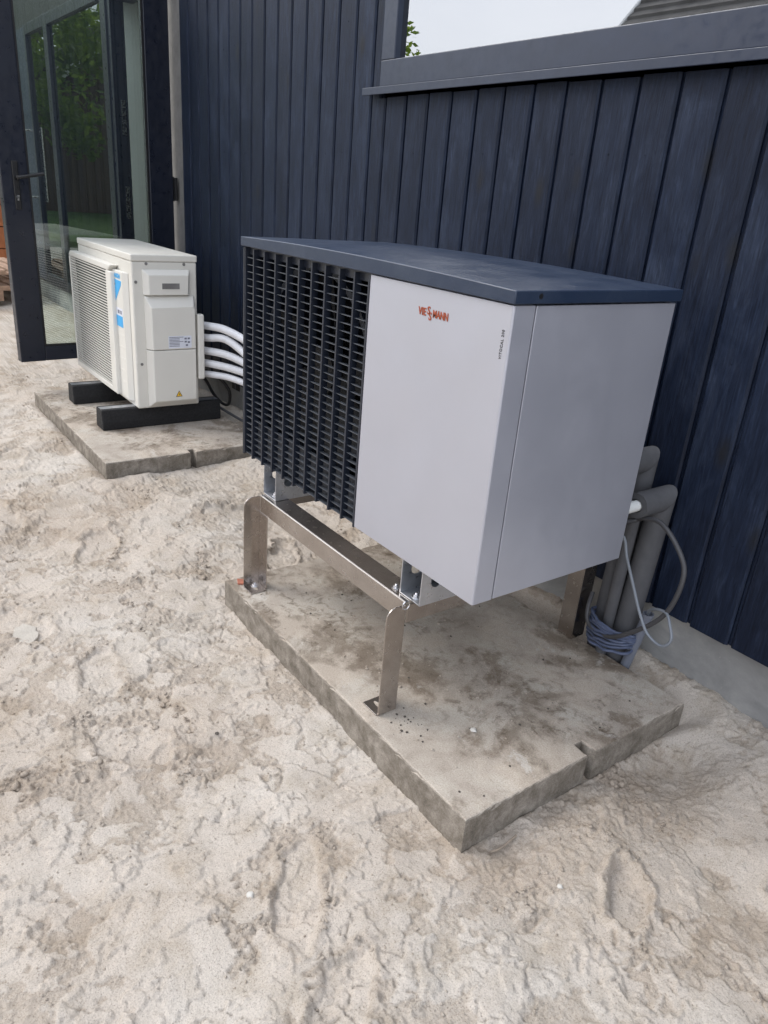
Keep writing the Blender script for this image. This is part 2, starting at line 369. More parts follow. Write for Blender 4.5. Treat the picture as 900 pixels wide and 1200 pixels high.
# ------------------------------------------------------------ noise for the ground
def _h(ix, iy, seed):
    n = (ix.astype(np.int64) * 374761393 + iy.astype(np.int64) * 668265263 + seed * 974711) & 0xFFFFFFFF
    n = ((n ^ (n >> 13)) * 1274126177) & 0xFFFFFFFF
    n = ((n ^ (n >> 16)) * 2246822519) & 0xFFFFFFFF
    return (n ^ (n >> 15)) & 0xFFFFFFFF
def perlin(x, y, seed=0):
    ix = np.floor(x); iy = np.floor(y); fx = x - ix; fy = y - iy
    u = fx * fx * fx * (fx * (fx * 6 - 15) + 10); w = fy * fy * fy * (fy * (fy * 6 - 15) + 10)
    def g(dx, dy):
        a = _h(ix + dx, iy + dy, seed) * (2 * math.pi / 4294967296.0)
        return np.cos(a) * (fx - dx) + np.sin(a) * (fy - dy)
    a = g(0, 0); b = g(1, 0); c = g(0, 1); d = g(1, 1)
    return (a + (b - a) * u) * (1 - w) + (c + (d - c) * u) * w
def fbm(x, y, oct=4, seed=0, gain=0.5):
    s = 0; a = 1.0
    for i in range(oct):
        s = s + a * perlin(x + 13.7 * i, y - 7.1 * i, seed + i); x = x * 2.03; y = y * 2.03; a *= gain
    return s
def worley(x, y, seed=0):
    ix = np.floor(x); iy = np.floor(y)
    f1 = np.full(x.shape, 9.0); f2 = np.full(x.shape, 9.0); idv = np.zeros(x.shape)
    for dx in (-1, 0, 1):
        for dy in (-1, 0, 1):
            h = _h(ix + dx, iy + dy, seed); px = ix + dx + (h & 1023) / 1023.0; py = iy + dy + ((h >> 10) & 1023) / 1023.0
            d = np.hypot(px - x, py - y); r = ((h >> 20) & 1023) / 1023.0
            c = d < f1
            f2 = np.where(c, f1, np.minimum(f2, d)); idv = np.where(c, r, idv); f1 = np.where(c, d, f1)
    return f1, f2, idv
def sst(a, b, x):
    t = np.clip((x - a) / (b - a), 0, 1); return t * t * (3 - 2 * t)
# footprints: x, y, direction, length, width, depth
FEET = [(1.20, -0.45, 2.5, .26, .10, .0101), (1.45, -0.50, 2.2, .22, .10, .0094), (0.60, -0.60, 0.5, .30, .12, .0108), (0.28, -0.58, 2.9, .24, .11, .0086),
        (-0.12, -0.72, 0.4, .30, .12, .0101), (1.60, 0.12, 2.0, .16, .09, .0216), (1.80, 0.45, 1.9, .15, .09, .0216), (-0.55, -0.35, 2.7, .28, .12, .0101),
        (-1.0, -0.62, 0.3, .30, .12, .0108), (-0.6, 0.25, 1.1, .30, .13, .0158), (0.3, -0.30, 0.7, .22, .10, .0065), (-1.6, -0.45, 2.9, .28, .12, .0108),
        (-0.15, 0.22, 2.4, .28, .12, .0144), (-2.4, -0.55, 2.8, .30, .12, .0108)]
def foot_field(x, y):
    nz = 0.6 * fbm(x * 9, y * 9, 3, 5); out = []
    for fx, fy, a, L, Wd, D in FEET:
        u = ((x - fx) * math.cos(a) + (y - fy) * math.sin(a)) / (L / 2); w = (-(x - fx) * math.sin(a) + (y - fy) * math.cos(a)) / (Wd / 2)
        out.append((np.sqrt(u * u + w * w) + nz, u, D))
    return out
def surface(x, y, full=True):
    """height of the sand and how compacted (1) or loose (0) it is"""
    near = sst(9, 5, np.hypot(x - 0.5, y + .2))
    h = 0.088 * sst(0.30, 0.80, y) + 0.045 * sst(-0.5, -1.3, x) * sst(.9, .3, y)
    h = h - 0.075 * np.exp(-(((x - 1.40) / .10) ** 2 + ((y - .58) / .16) ** 2))
    h = h + 0.035 * np.exp(-(((x + .72) / .32) ** 2 + ((y - .12) / .22) ** 2))
    h = h + 0.018 * np.exp(-(((x - 1.42) / .10) ** 2 + ((y - .22) / .14) ** 2))
    h = h + near * (0.028 * fbm(x * 1.6, y * 1.6, 3, 1) + 0.009 * fbm(x * 5.3, y * 5.3, 3, 9))
    wx = x + .016 * fbm(x * 13, y * 13, 3, 31); wy = y + .016 * fbm(x * 13, y * 13, 3, 32)
    n1 = fbm(wx * 3.6, wy * 3.6, 5, 41, .58); p1 = sst(-0.03, 0.0, n1)
    n2 = fbm(wx * 8.5, wy * 8.5, 4, 45, .58); p2 = sst(0.16, 0.20, n2)
    n3 = fbm(wx * 6.0 + 9, wy * 6.0, 5, 48, .6); p3 = sst(0.20, 0.235, n3)
    flat = np.maximum(p1, np.maximum(p2 * .8, p3))
    h = h + near * (0.0050 * p1 + 0.0040 * p2 + .0040 * p3)
    loose0 = 1 - flat
    # thin flakes, mostly between the compacted patches
    t_ = fbm(wx * 11, wy * 11, 5, 49, .6) * 3.0; fr = t_ - np.floor(t_)
    h = h + near * (.0012 + .0024 * loose0) * (np.floor(t_) + sst(0.0, .07, fr) - t_ * .85)
    rim = 0
    for r, u, D in foot_field(x, y):
        ins = sst(1.0, .86, r); flat = np.maximum(flat, ins)
        h = h - D * ins * (0.75 + .25 * u) + D * .4 * np.exp(-((r - 1.22) / .2) ** 2)
        rim = np.maximum(rim, np.exp(-((r - 1.2) / .2) ** 2)); flat = flat * (1 - .8 * np.exp(-((r - 1.16) / .13) ** 2))
    band = np.exp(-((x - 1.46) / .10) ** 2) * sst(-.2, .0, y) * sst(.75, .6, y) + .8 * np.exp(-((x + .95) / .16) ** 2) * sst(-.25, -.1, y)
    flat = flat * (1 - .8 * np.clip(band, 0, 1))
    rough = np.clip(.22 + .78 * sst(-.12, .22, fbm(x * 2.6 + 7, y * 2.6, 3, 55)) + .5 * rim + .5 * band, 0, 1)
    loose = (1 - flat) * rough
    if full:
        b1 = 1 - np.abs(perlin(wx * 48, wy * 48, 61)) * 2.4
        b2 = 1 - np.abs(perlin(wx * 105, wy * 105, 62)) * 2.4
        h = h + near * (loose * (.0066 * (b1 - .55) + .0034 * (b2 - .5)) + (1 - loose) * .0004 * b2)
        f1, f2, idv = worley(wx * 32, wy * 32, 51)
        h = h + near * loose * 0.0085 * np.maximum(0, 1 - (f1 / (.25 + .3 * idv)) ** 2) * (idv > .55)
        f1, f2, idv = worley(wx * 10, wy * 10, 71)
        h = h - near * flat * 0.006 * sst(.035, .0, f2 - f1) * (idv > .55) * sst(.0, .15, fbm(x * 3, y * 3, 2, 72))
        h = h + near * (.35 + .65 * loose0) * (0.0018 * fbm(x * 40, y * 40, 3, 81, .65))
    return h, flat, loose
SLAB = (0.070, 1.314, -0.100, 0.725, 0.100)       # x0 x1 y0 y1 top
ASLAB = (-2.545, -1.165, -0.125, 0.700, 0.121)
def settle(x, y, h):
    for x0, x1, y0, y1, zt in (SLAB, ASLAB):
        dx = np.maximum(x0 - x, x - x1); dy = np.maximum(y0 - y, y - y1)
        d = np.where((dx > 0) & (dy > 0), np.hypot(dx, dy), np.maximum(dx, dy))   # <0 inside
        inside = sst(.012, -.03, d)
        h = h * (1 - inside) + (zt - .09) * inside
        lim = zt - .078 + np.maximum(d, 0) * .75
        ex = h - lim; h = np.where(ex > -.02, np.minimum(h, lim - .02 * np.exp(-np.clip((ex + .02) / .02, 0, 30)) + .0), h)
        wall = np.exp(-(np.maximum(d, 0) / .035) ** 2) * (d > -.001)
        h = h + .010 * wall * (fbm(x * 11, y * 11, 3, 91) + .25)
    return h
def H(x, y): return settle(x, y, surface(x, y)[0])

def axis_pts(lo, f0, f1, hi, step, g):
    a = list(np.arange(f0, f1 + 1e-9, step)); s = step; p = a[-1]
    while p < hi: s *= g[1]; p += s; a.append(p)
    s = step; p = a[0]; b = []
    while p > lo: s *= g[0] if s < .013 else g[2]; p -= s; b.append(p)
    return np.array(b[::-1] + a)
def grid_mesh(name, X, Y, Z):
    nx, ny = len(X), len(Y)
    gx, gy = np.meshgrid(X, Y, indexing='ij')
    co = np.stack([gx, gy, Z], -1).reshape(-1, 3).astype(np.float32)
    idx = np.arange(nx * ny).reshape(nx, ny)
    q = np.stack([idx[:-1, :-1], idx[1:, :-1], idx[1:, 1:], idx[:-1, 1:]], -1).reshape(-1, 4).astype(np.int32)
    me = bpy.data.meshes.new(name)
    me.vertices.add(len(co)); me.vertices.foreach_set('co', co.ravel())
    me.loops.add(q.size); me.loops.foreach_set('vertex_index', q.ravel())
    me.polygons.add(len(q)); me.polygons.foreach_set('loop_start', np.arange(0, q.size, 4, dtype=np.int32))
    me.update(calc_edges=True)
    me.polygons.foreach_set('use_smooth', np.ones(len(q), dtype=bool)); me.update()
    return me
def build_ground():
    X = axis_pts(-70, 0.65, 2.10, 70, 0.0034, (1.0025, 1.16, 1.10))
    Y = axis_pts(-70, -1.12, 0.84, 30, 0.0034, (1.03, 1.25, 1.16))
    gx, gy = np.meshgrid(X, Y, indexing='ij')
    Z, flat, loose = surface(gx, gy); Z = settle(gx, gy, Z)
    me = grid_mesh('sand_ground', X, Y, Z); me.materials.append(M['sand'])
    at = me.attributes.new('compacted', 'FLOAT', 'POINT'); at.data.foreach_set('value', flat.astype(np.float32).ravel())
    print('ground', len(X), len(Y))
    structure(link('sand_ground', me))
    # loose crumbs and clods of damp sand
    rng = np.random.default_rng(5)
    n = 150000
    x = rng.uniform(-3.4, 2.0, n); y = rng.uniform(-1.1, .80, n)
    # keep what the photograph's side of the lot shows, denser near, clustered on the churned sand
    z, flat, c = surface(x, y); z = settle(x, y, z); clus = sst(-.1, .3, fbm(x * 6, y * 6, 3, 77))
    keep = rng.uniform(0, 1, n) < (.025 + .9 * c * clus) * np.where(x > -.6, 1, .35)
    for x0, x1, y0, y1, zt in (SLAB, ASLAB): keep &= ~((x > x0 - .004) & (x < x1 + .004) & (y > y0 - .004) & (y < y1 + .004))
    x, y, z, c, clus = x[keep], y[keep], z[keep], c[keep], clus[keep]; n = len(x)
    s = .0013 + .0030 * rng.pareto(3.0, n); s = np.minimum(s, .003 + .0085 * c * clus)
    # low-poly pebble template (icosahedron)
    p = (1 + 5 ** .5) / 2
    T = np.array([(-1, p, 0), (1, p, 0), (-1, -p, 0), (1, -p, 0), (0, -1, p), (0, 1, p), (0, -1, -p), (0, 1, -p), (p, 0, -1), (p, 0, 1), (-p, 0, -1), (-p, 0, 1)]) / 1.9
    F = np.array([(0, 11, 5), (0, 5, 1), (0, 1, 7), (0, 7, 10), (0, 10, 11), (1, 5, 9), (5, 11, 4), (11, 10, 2), (10, 7, 6), (7, 1, 8), (3, 9, 4), (3, 4, 2), (3, 2, 6), (3, 6, 8), (3, 8, 9), (4, 9, 5), (2, 4, 11), (6, 2, 10), (8, 6, 7), (9, 8, 1)])
    jit = rng.uniform(.62, 1.25, (n, 12, 1)); an = rng.uniform(0, 6.28, n)
    sc = np.stack([s * rng.uniform(.8, 1.5, n), s, s * rng.uniform(.5, .9, n)], -1)
    V = T[None] * jit * sc[:, None, :]
    ca, sa = np.cos(an)[:, None], np.sin(an)[:, None]
    V = np.stack([V[..., 0] * ca - V[..., 1] * sa, V[..., 0] * sa + V[..., 1] * ca, V[..., 2]], -1) + np.stack([x, y, z + s * .15], -1)[:, None, :]
    FF = (F[None] + (np.arange(n) * 12)[:, None, None]).reshape(-1, 3).astype(np.int32)
    me = bpy.data.meshes.new('sand_crumbs'); V = V.reshape(-1, 3).astype(np.float32)
    me.vertices.add(len(V)); me.vertices.foreach_set('co', V.ravel()); me.loops.add(FF.size); me.loops.foreach_set('vertex_index', FF.ravel())
    me.polygons.add(len(FF)); me.polygons.foreach_set('loop_start', np.arange(0, FF.size, 3, dtype=np.int32)); me.update(calc_edges=True)
    me.materials.append(M['sand']); print('crumbs', n)
    o = stuff(link('sand_crumbs', me)); tag(o, 'loose crumbs and clods of damp sand scattered over the ground', 'sand crumbs')
build_ground()

# ------------------------------------------------------------ the house with its dark cladding
DW = 0.83            # front of the boards
ZPL = 0.290          # top of the plinth
TOP = 3.05
house = thing('house', (0, DW, 0), 'house wall clad in dark blue vertical boards on a grey concrete plinth', 'house')
def H_(name, mat, *boxes, bevel=0.0, parent=None):
    m = MB()
    for a, b in boxes: m.box(a, b)
    return m.build(name, mat, parent or house, bevel)
H_('plinth', 'plinth', ((-8.2, 0.868, -.25), (-2.70, 1.05, ZPL - .004)), ((-2.70, 0.868, -.25), (4.2, 1.05, ZPL + .03)), bevel=0.004)
H_('wall_core', 'black', ((-2.60, .872, ZPL + .032), (-0.56, 1.05, TOP)), ((-.56, .872, ZPL + .032), (4.2, 1.05, 1.69)), ((-.56, .872, 2.72), (4.2, 1.05, TOP)),
   ((3.4, .872, 1.691), (4.2, 1.05, 2.72)), ((-8.2, .90, 2.52), (-2.60, 1.05, TOP)), ((-8.2, .90, ZPL), (-7.16, 1.05, 2.52)))
H_('roof', 'black', ((-8.3, .80, TOP + .002), (4.3, 9.0, TOP + .16)))
H_('side_wall', 'black', ((4.2, .90, -.2), (4.3, 9.0, TOP)), ((-8.3, .90, -.2), (-8.2, 9.0, TOP)), ((-8.2, 8.9, -.2), (4.2, 9.0, TOP)))
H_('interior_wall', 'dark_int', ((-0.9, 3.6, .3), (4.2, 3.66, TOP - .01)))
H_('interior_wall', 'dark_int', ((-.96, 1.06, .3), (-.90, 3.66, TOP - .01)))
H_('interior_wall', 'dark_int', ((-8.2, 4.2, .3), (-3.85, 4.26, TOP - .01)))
H_('hall_wall', 'interior', ((-3.774, 2.54, ZPL), (-1.0, 2.60, 2.6)))
H_('hall_ceiling', 'interior', ((-3.774, 1.051, 2.601), (-1.0, 2.60, 2.64)))
H_('plaster_wall', 'interior', ((-3.84, .936, ZPL), (-3.775, 2.6, 2.6)))
H_('interior_floor', 'int_floor', ((-8.2, 1.052, .05), (4.2, 8.9, ZPL - .02)))
# boards
P = 0.1302
def board_mesh(w, z0, z1, name='board'):
    g, ch, th = 0.0045, 0.006, 0.022
    a, b = g, w - g
    poly = [(a, 0.004 + ch), (a + ch, 0.0), (b - ch * 1.2, 0.0), (b, ch * .9), (b, th * .55), (b + 2 * g - .001, th * .55), (b + 2 * g - .001, th), (a, th)]
    m = MB().prism(poly, 'z', z0, z1); me = m.mesh(name); me.materials.append(M['wood']); return me
BM = {}
def board(x, w, z0, z1):
    k = (round(w, 3), z0, z1)
    if k not in BM: BM[k] = board_mesh(w, z0, z1)
    o = bpy.data.objects.new('board', BM[k]); col.objects.link(o); o.parent = house
    o.location = (x, random.uniform(-.0012, .0012), random.uniform(-.003, .003)); ROOT[o.name] = (0, DW, 0)
xs = -0.587
k = 0
while xs - P * (k + 1) > -2.62: board(xs - P * (k + 1), P, ZPL - .022, TOP - .004); k += 1
left_end = xs - P * k
board(-0.587, 0.099, ZPL - .022, 1.695)
board(-0.587, 0.0655, 1.6955, TOP - .004)
for k in range(36): board(-0.488 + k * P, P, ZPL - .022, 1.697)
m = MB()
for k in range(24):
    for z in (.55, 1.02, 1.50):
        xx = -0.488 + k * P + P * .5 + random.uniform(-.004, .004)
        m.ring((xx, DW, z + random.uniform(-.006, .006)), 'y', .0005, .0024, -.0008, .004, 8)
for k in range(15):
    for z in (.55, 1.02, 1.5, 1.98, 2.4):
        xx = -0.587 - k * P - P * .5
        m.ring((xx, DW, z + random.uniform(-.006, .006)), 'y', .0005, .0024, -.0008, .004, 8)
stuff(m.build('nail_heads', 'wood', house))
# grey strip beside the door and the dark hinge block
H_('jamb_strip', 'jamb', ((-2.765, .842, ZPL), (left_end - .004, .87, TOP - .01)))
# window
win = MB()
win.box((-0.514, .814, 1.7305), (3.4, .90, 1.818)).box((-0.514, .8145, 1.8185), (-0.430, .90, 2.66)).box((-.514, .814, 2.6605), (3.4, .90, 2.72))
wf = win.build('window_frame', 'frame', house, 0.003)
MB().box((-0.5615, .85, 1.732), (-.5155, .90, 2.72)).build('frame_gasket', 'black', wf)
MB().box((-.4305, .840, 1.8175), (3.4, .864, 2.661)).build('window_pane', 'glass_window', wf)
sill = MB().prism([(.792, 1.702), (.792, 1.7275), (.813, 1.7290), (.90, 1.7290), (.90, 1.7235), (.799, 1.7225), (.799, 1.702)], 'x', -0.598, 3.45)
sill.build('window_sill', 'frame', house, 0.0015)
# vent grid in the plinth
v = H_('air_vent', 'black', ((-1.93, .862, .215), (-1.835, .8685, .268)))
H_('vent_bar', 'pvc', ((-1.885, .8605, .213), (-1.880, .8618, .27)), parent=v)
# far facade: fixed glazing beyond the doorway
ff = H_('facade_frame', 'door_frame', ((-3.95, .825, ZPL), (-3.84, .90, 2.52)), ((-5.52, .825, ZPL), (-5.40, .90, 2.52)), ((-5.40, .826, ZPL + .0), (-3.95, .90, ZPL + .09)),
        ((-6.16, .826, ZPL + .0), (-5.52, .90, ZPL + .09)), ((-5.40, .826, 2.44), (-3.95, .90, 2.52)), ((-6.16, .826, 2.44), (-5.52, .90, 2.52)), ((-6.22, .825, ZPL), (-6.16, .90, 2.52)), bevel=.003)
H_('glass_pane', 'glass_far', ((-5.40, .850, ZPL + .09), (-3.95, .870, 2.44)), parent=ff)
H_('glass_pane', 'glass_far', ((-6.16, .850, ZPL + .09), (-5.52, .870, 2.44)), parent=ff)
H_('door_casing', 'door_frame', ((-3.838, .838, ZPL), (-3.78, .935, 2.50)), ((-2.765, .8715, ZPL), (-2.70, 1.0, 2.50)), ((-3.78, .84, 2.42), (-2.765, 1.0, 2.50)), bevel=.003)
H_('threshold', 'frame', ((-3.78, .80, ZPL - .04), (-2.765, 1.00, ZPL - .003)), bevel=.003)
for z in (1.72, 1.16):
    sp = H_('strike_plate', 'chrome', ((-3.7795, .885, z - .11), (-3.7765, .915, z + .11)))
    for dz in (-.05, .0, .05): H_('latch_hole', 'black', ((-3.7768, .892, z + dz - .012), (-3.7760, .908, z + dz + .012)), parent=sp)

# open glazed door leaf, at right angles to the wall
DX = -2.652
door = thing('glazed_door', (DX, .812, ZPL), 'open glass door with dark navy frame and black lever handle at the left', 'door')
door.rotation_euler = (0, 0, R(5))
T = .062
MB().box((DX - T, -.175, ZPL + .003), (DX, -.035, 2.42)).build('lock_stile', 'door_frame', door, .004)
MB().box((DX - T, .662, ZPL + .003), (DX, .812, 2.42)).build('hinge_stile', 'door_frame', door, .004)
MB().box((DX - T + .001, -.0345, ZPL + .004), (DX - .001, .6615, ZPL + .086)).build('bottom_rail', 'door_frame', door, .003)
MB().box((DX - T + .001, -.0345, 2.33), (DX - .001, .6615, 2.419)).build('top_rail', 'door_frame', door, .003)
MB().box((DX - T * .65, -.034, ZPL + .0865), (DX - T * .3, .661, 2.3295)).build('glass_pane', 'glass_door', door)
b = MB()
for a, c in (((-.0345, ZPL + .0865), (.6615, ZPL + .098)), ((-.0345, ZPL + .0985), (-.024, 2.329)), ((.651, ZPL + .0985), (.6615, 2.329))):
    b.box((DX - T * .28, a[0], a[1]), (DX - .006, c[0], c[1]))
b.build('glazing_bead', 'black', door)
hp = MB().box((DX, -.118, 1.128), (DX + .010, -.086, 1.372)).build('handle_plate', 'black', door, .004)
MB().tube([(DX + .008, -.102, 1.292), (DX + .05, -.102, 1.292), (DX + .058, -.09, 1.294), (DX + .058, .03, 1.318)], lambda u: .0095, 12, 5).build('lever', 'black', hp, 0, True)
MB().ring((DX + .010, -.102, 1.195), 'x', .001, .008, 0, .008, 14).box((DX + .010, -.106, 1.175), (DX + .017, -.098, 1.195)).build('lock_cylinder', 'chrome', hp)
MB().tube([(DX - .03, .822, 1.22), (DX - .03, .822, 1.36)], .012, 12, 0).box((DX - .04, .8125, 1.225), (DX + .03, .826, 1.355)).build('hinge', 'black', door, .002)
MB().tube([(DX - .03, .822, .50), (DX - .03, .822, .64)], .012, 12, 0).box((DX - .04, .8125, .505), (DX + .03, .826, .635)).build('hinge', 'black', door, .002)

# entrance door far along the facade, with its long pull bar
ed = thing('entrance_door', (-6.68, .86, ZPL), 'far grey entrance door with long steel pull bar, seen through the glass door', 'door')
MB().box((-7.15, .84, ZPL + .003), (-6.222, .89, 2.515)).build('door_panel', 'frame', ed, .004)
MB().tube([(-6.34, .77, 1.04), (-6.34, .77, 1.71)], .013, 12, 0).build('pull_bar', 'chrome', ed, 0, True)
for z in (1.08, 1.67): MB().tube([(-6.34, .77, z), (-6.34, .842, z)], .009, 10, 0).build('bar_mount', 'chrome', ed, 0, True)

# ------------------------------------------------------------ concrete slabs
def slab(spec, notch, th, label):
    x0, x1, y0, y1, zt = spec
    nx0 = notch - .016; nx1 = notch + .016; dep = .045
    s = thing('concrete_slab', (x1, y0, zt - th), label, 'slab', 'concrete slabs under the outdoor units')
    # outline with chipped edges, lofted with a small worn chamfer
    rnd = random.Random(int(x1 * 100))
    jit = [1]
    def edge(a, b, n):
        out = []
        L = math.hypot(b[0] - a[0], b[1] - a[1]); nx_, ny_ = (b[1] - a[1]) / L, -(b[0] - a[0]) / L
        for i in range(n):
            t_ = i / n; j = rnd.uniform(-.0012, .0008) * jit[0] if i else 0
            if i and rnd.random() < .07: j -= rnd.uniform(.002, .006) * jit[0]
            out.append((a[0] + (b[0] - a[0]) * t_ + nx_ * j, a[1] + (b[1] - a[1]) * t_ + ny_ * j))
        return out
    outline = lambda: edge((x0, y0), (x1, y0), 70) + edge((x1, y0), (x1, nx0), 26) + edge((x1, nx0), (x1 - dep, nx0 + .003), 4) + edge((x1 - dep, nx0 + .003), (x1 - dep, nx1 - .003), 3) \
        + edge((x1 - dep, nx1 - .003), (x1, nx1), 4) + edge((x1, nx1), (x1, y1), 26) + edge((x1, y1), (x0, y1), 60) + edge((x0, y1), (x0, y0), 46)
    out = outline(); n = len(out)
    def inset(d, pts):
        r = []
        for i in range(n):
            a = Vector(pts[i - 1]); p = Vector(pts[i]); b_ = Vector(pts[(i + 1) % n])
            t_ = (b_ - a).normalized(); nn = Vector((t_.y, -t_.x)); r.append(p - nn * d)
        return r
    jit[0] = 0; out0 = outline()
    def ringz(d, z, pts, jz=0): return [(p.x, p.y, z + rnd.uniform(-jz, jz)) for p in inset(d, pts)]
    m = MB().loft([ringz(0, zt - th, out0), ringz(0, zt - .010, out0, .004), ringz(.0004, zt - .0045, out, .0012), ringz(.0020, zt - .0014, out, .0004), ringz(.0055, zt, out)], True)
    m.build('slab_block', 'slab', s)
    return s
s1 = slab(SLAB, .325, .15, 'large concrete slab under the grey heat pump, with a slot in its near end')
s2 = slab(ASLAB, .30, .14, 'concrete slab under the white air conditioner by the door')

# ------------------------------------------------------------ heat pump
W, D, Z0, Z1 = 1.144, .517, .528, 1.176
XG = .671
hp = thing('heat_pump', (W / 2, D / 2, Z0), 'large grey heat pump with dark louvred grille and navy lid on a steel stand', 'heat pump')
# folded front panel: front sheet and the narrow return on the side
pts = [(XG, 0.0), (W - .004, 0.0), (W - .001, .001), (W, .004), (W, .0590), (W - .012, .0590), (W - .012, .014), (XG, .014)]
MB().prism(pts, 'z', Z0, Z1).build('front_panel', 'silver', hp, .0012)
MB().prism([(W - .012, .0625), (W, .0625), (W, D - .003), (W - .003, D), (W - .14, D), (W - .14, D - .012), (W - .012, D - .012)], 'z', Z0 + .001, Z1 - .001).build('side_panel', 'silver', hp, .0012)
MB().box((W - .013, .0592, Z0 + .002), (W - .004, .0623, Z1 - .002)).build('panel_seam', 'black', hp)
MB().prism([(0, .0), (.012, .0), (.012, D - .012), (W - .1402, D - .012), (W - .1402, D), (0, D)], 'z', Z0, Z1).build('rear_panel', 'navy', hp, .001)
MB().box((.013, .036, Z0 + .006), (W - .0135, D - .0125, Z0 + .020)).build('base_pan', 'zinc', hp)
MB().box((.0125, .0165, Z0 + .0005), (XG - .001, .0300, Z0 + .0030)).build('grille_footer', 'navy', hp)
MB().box((XG + .001, .0145, Z0 + .027), (XG + .010, D - .0125, Z1 - .004)).build('partition', 'coil', hp)
# lid, slightly crowned
def lid():
    m = MB(); nx, ny = 36, 10; ov = .007
    X = [-ov + (W + 2 * ov) * i / nx for i in range(nx + 1)]; Y = [-ov + (D + 2 * ov) * j / ny for j in range(ny + 1)]
    def zt(x, y):
        u = (x / W - .5) * 2; w = (y / D - .5) * 2
        return Z1 + .029 + .0145 * (1 - u * u) * (1 - .35 * w * w)
    vs = [(x, y, zt(x, y)) for x in X for y in Y]; fs = []
    I = lambda i, j: i * (ny + 1) + j
    for i in range(nx):
        for j in range(ny): fs.append((I(i, j), I(i + 1, j), I(i + 1, j + 1), I(i, j + 1)))
    bd = [(i, 0) for i in range(nx)] + [(nx, j) for j in range(ny)] + [(i, ny) for i in range(nx, 0, -1)] + [(0, j) for j in range(ny, 0, -1)]
    o = len(vs); zb = Z1 + .003
    vs += [(X[i], Y[j], zb) for i, j in bd]; nb = len(bd)
    for k in range(nb): fs.append((I(*bd[k]), I(*bd[(k + 1) % nb]), o + (k + 1) % nb, o + k))
    fs.append(tuple(o + k for k in range(nb - 1, -1, -1)))
    m.add(vs, fs); return m.build('lid', 'lid', hp, .0022, True)
ld = lid()
MB().ring((W + .007, .062, Z1 + .018), 'x', .0005, .0055, -.002, .0006, 14).build('screw_hole', 'black', ld)
MB().box((.014, .014, Z1 - .02), (XG - .002, .02, Z1 + .0025)).build('grille_header', 'navy', hp)
# grille
ncol = 10; cp = XG / ncol; nrow = 31; rp = (Z1 - Z0 - .012) / nrow
for i in range(ncol + 1):
    x = min(max(i * cp, .0035), XG - .0045)
    MB().prism([(x - .0032, -.001), (x + .0032, -.001), (x + .0022, .020), (x - .0022, .020)], 'z', Z0 - .003, Z1 - .002).build('grille_bar', 'navy', hp)
sm = MB().prism([(.0050, -.0009), (.0050, .0011), (.0185, -.0004), (.0185, -.0014)], 'x', .0135, XG - .0005).mesh('grille_slat'); sm.materials.append(M['slat'])
for k in range(nrow):
    o = bpy.data.objects.new('grille_slat', sm); col.objects.link(o); o.parent = hp; ROOT[o.name] = ROOT[hp.name]
    o.location = Vector((0, 0, Z0 + .004 + k * rp)) - Vector(ROOT[hp.name])
MB().box((.014, .0305, Z0 + .002), (XG - .0015, .0345, Z0 + 5.3 * rp)).build('grille_backing', 'navy', hp)
MB().box((.014, .36, Z0 + .027), (XG + .0005, .37, Z1 - .004)).build('evaporator_coil', 'coil', hp)
fc = (XG * .5, .11, Z0 + .34)
MB().ring(fc, 'y', .278, .296, -.05, .06, 40).build('fan_shroud', 'navy', hp, 0, True)
fan = MB().ring(fc, 'y', .001, .07, -.03, .04, 20).build('fan_hub', 'coil', hp, 0, True)
for k in range(5):
    a = k * 2 * math.pi / 5; m = MB(); rows = []
    for j in range(6):
        r = .066 + j * .04; tw = R(38 - 3.5 * j); wd = .055 + .012 * j
        cx, cz = fc[0] + r * math.cos(a + .10 * j), fc[2] + r * math.sin(a + .10 * j); tx, tz = -math.sin(a + .1 * j), math.cos(a + .1 * j)
        rows.append([(cx + tx * wd * s * math.cos(tw), fc[1] + wd * s * math.sin(tw), cz + tz * wd * s * math.cos(tw)) for s in (-1, 0, 1)])
    vs = [p for r in rows for p in r] + [(p[0], p[1] + .003, p[2]) for r in rows for p in r]; fs = []
    for j in range(5):
        for s in range(2):
            q = (j * 3 + s, j * 3 + s + 1, j * 3 + s + 4, j * 3 + s + 3); fs += [q, tuple(i + 18 for i in reversed(q))]
    m.add(vs, fs); m.build('fan_blade', 'coil', fan, 0, True)
# badge lettering (front face looks towards -y)
FR = Matrix(((1, 0, 0, 0), (0, 0, -1, 0), (0, 1, 0, 0), (0, 0, 0, 1)))       # text x -> +x, text y -> +z, out -> -y
def front(x, z, y=-.0004): return Matrix.Translation((x, y, z)) @ FR
LW = .1045; LX = .859
text('VIE', .0225, 'orange', hp, 'badge_lettering', front(LX + .0155, 1.1235), .0008, .86, 0, .0005)
text('S', .0235, 'orange', hp, 'badge_lettering', front(LX + .0372, 1.1280), .0008, .92, 0, .0005)
text('S', .0235, 'orange', hp, 'badge_lettering', front(LX + .0432, 1.1165), .0008, .92, 0, .0005)
text('MANN', .0225, 'orange', hp, 'badge_lettering', front(LX + .0770, 1.1235), .0008, .76, 0, .0005)
text('VITOCAL 200', .0092, 'print', hp, 'model_lettering', front(1.1255, 1.100) @ Matrix.Rotation(R(90), 4, 'Z'), .0002, .88, 0, .00018, 1.22)

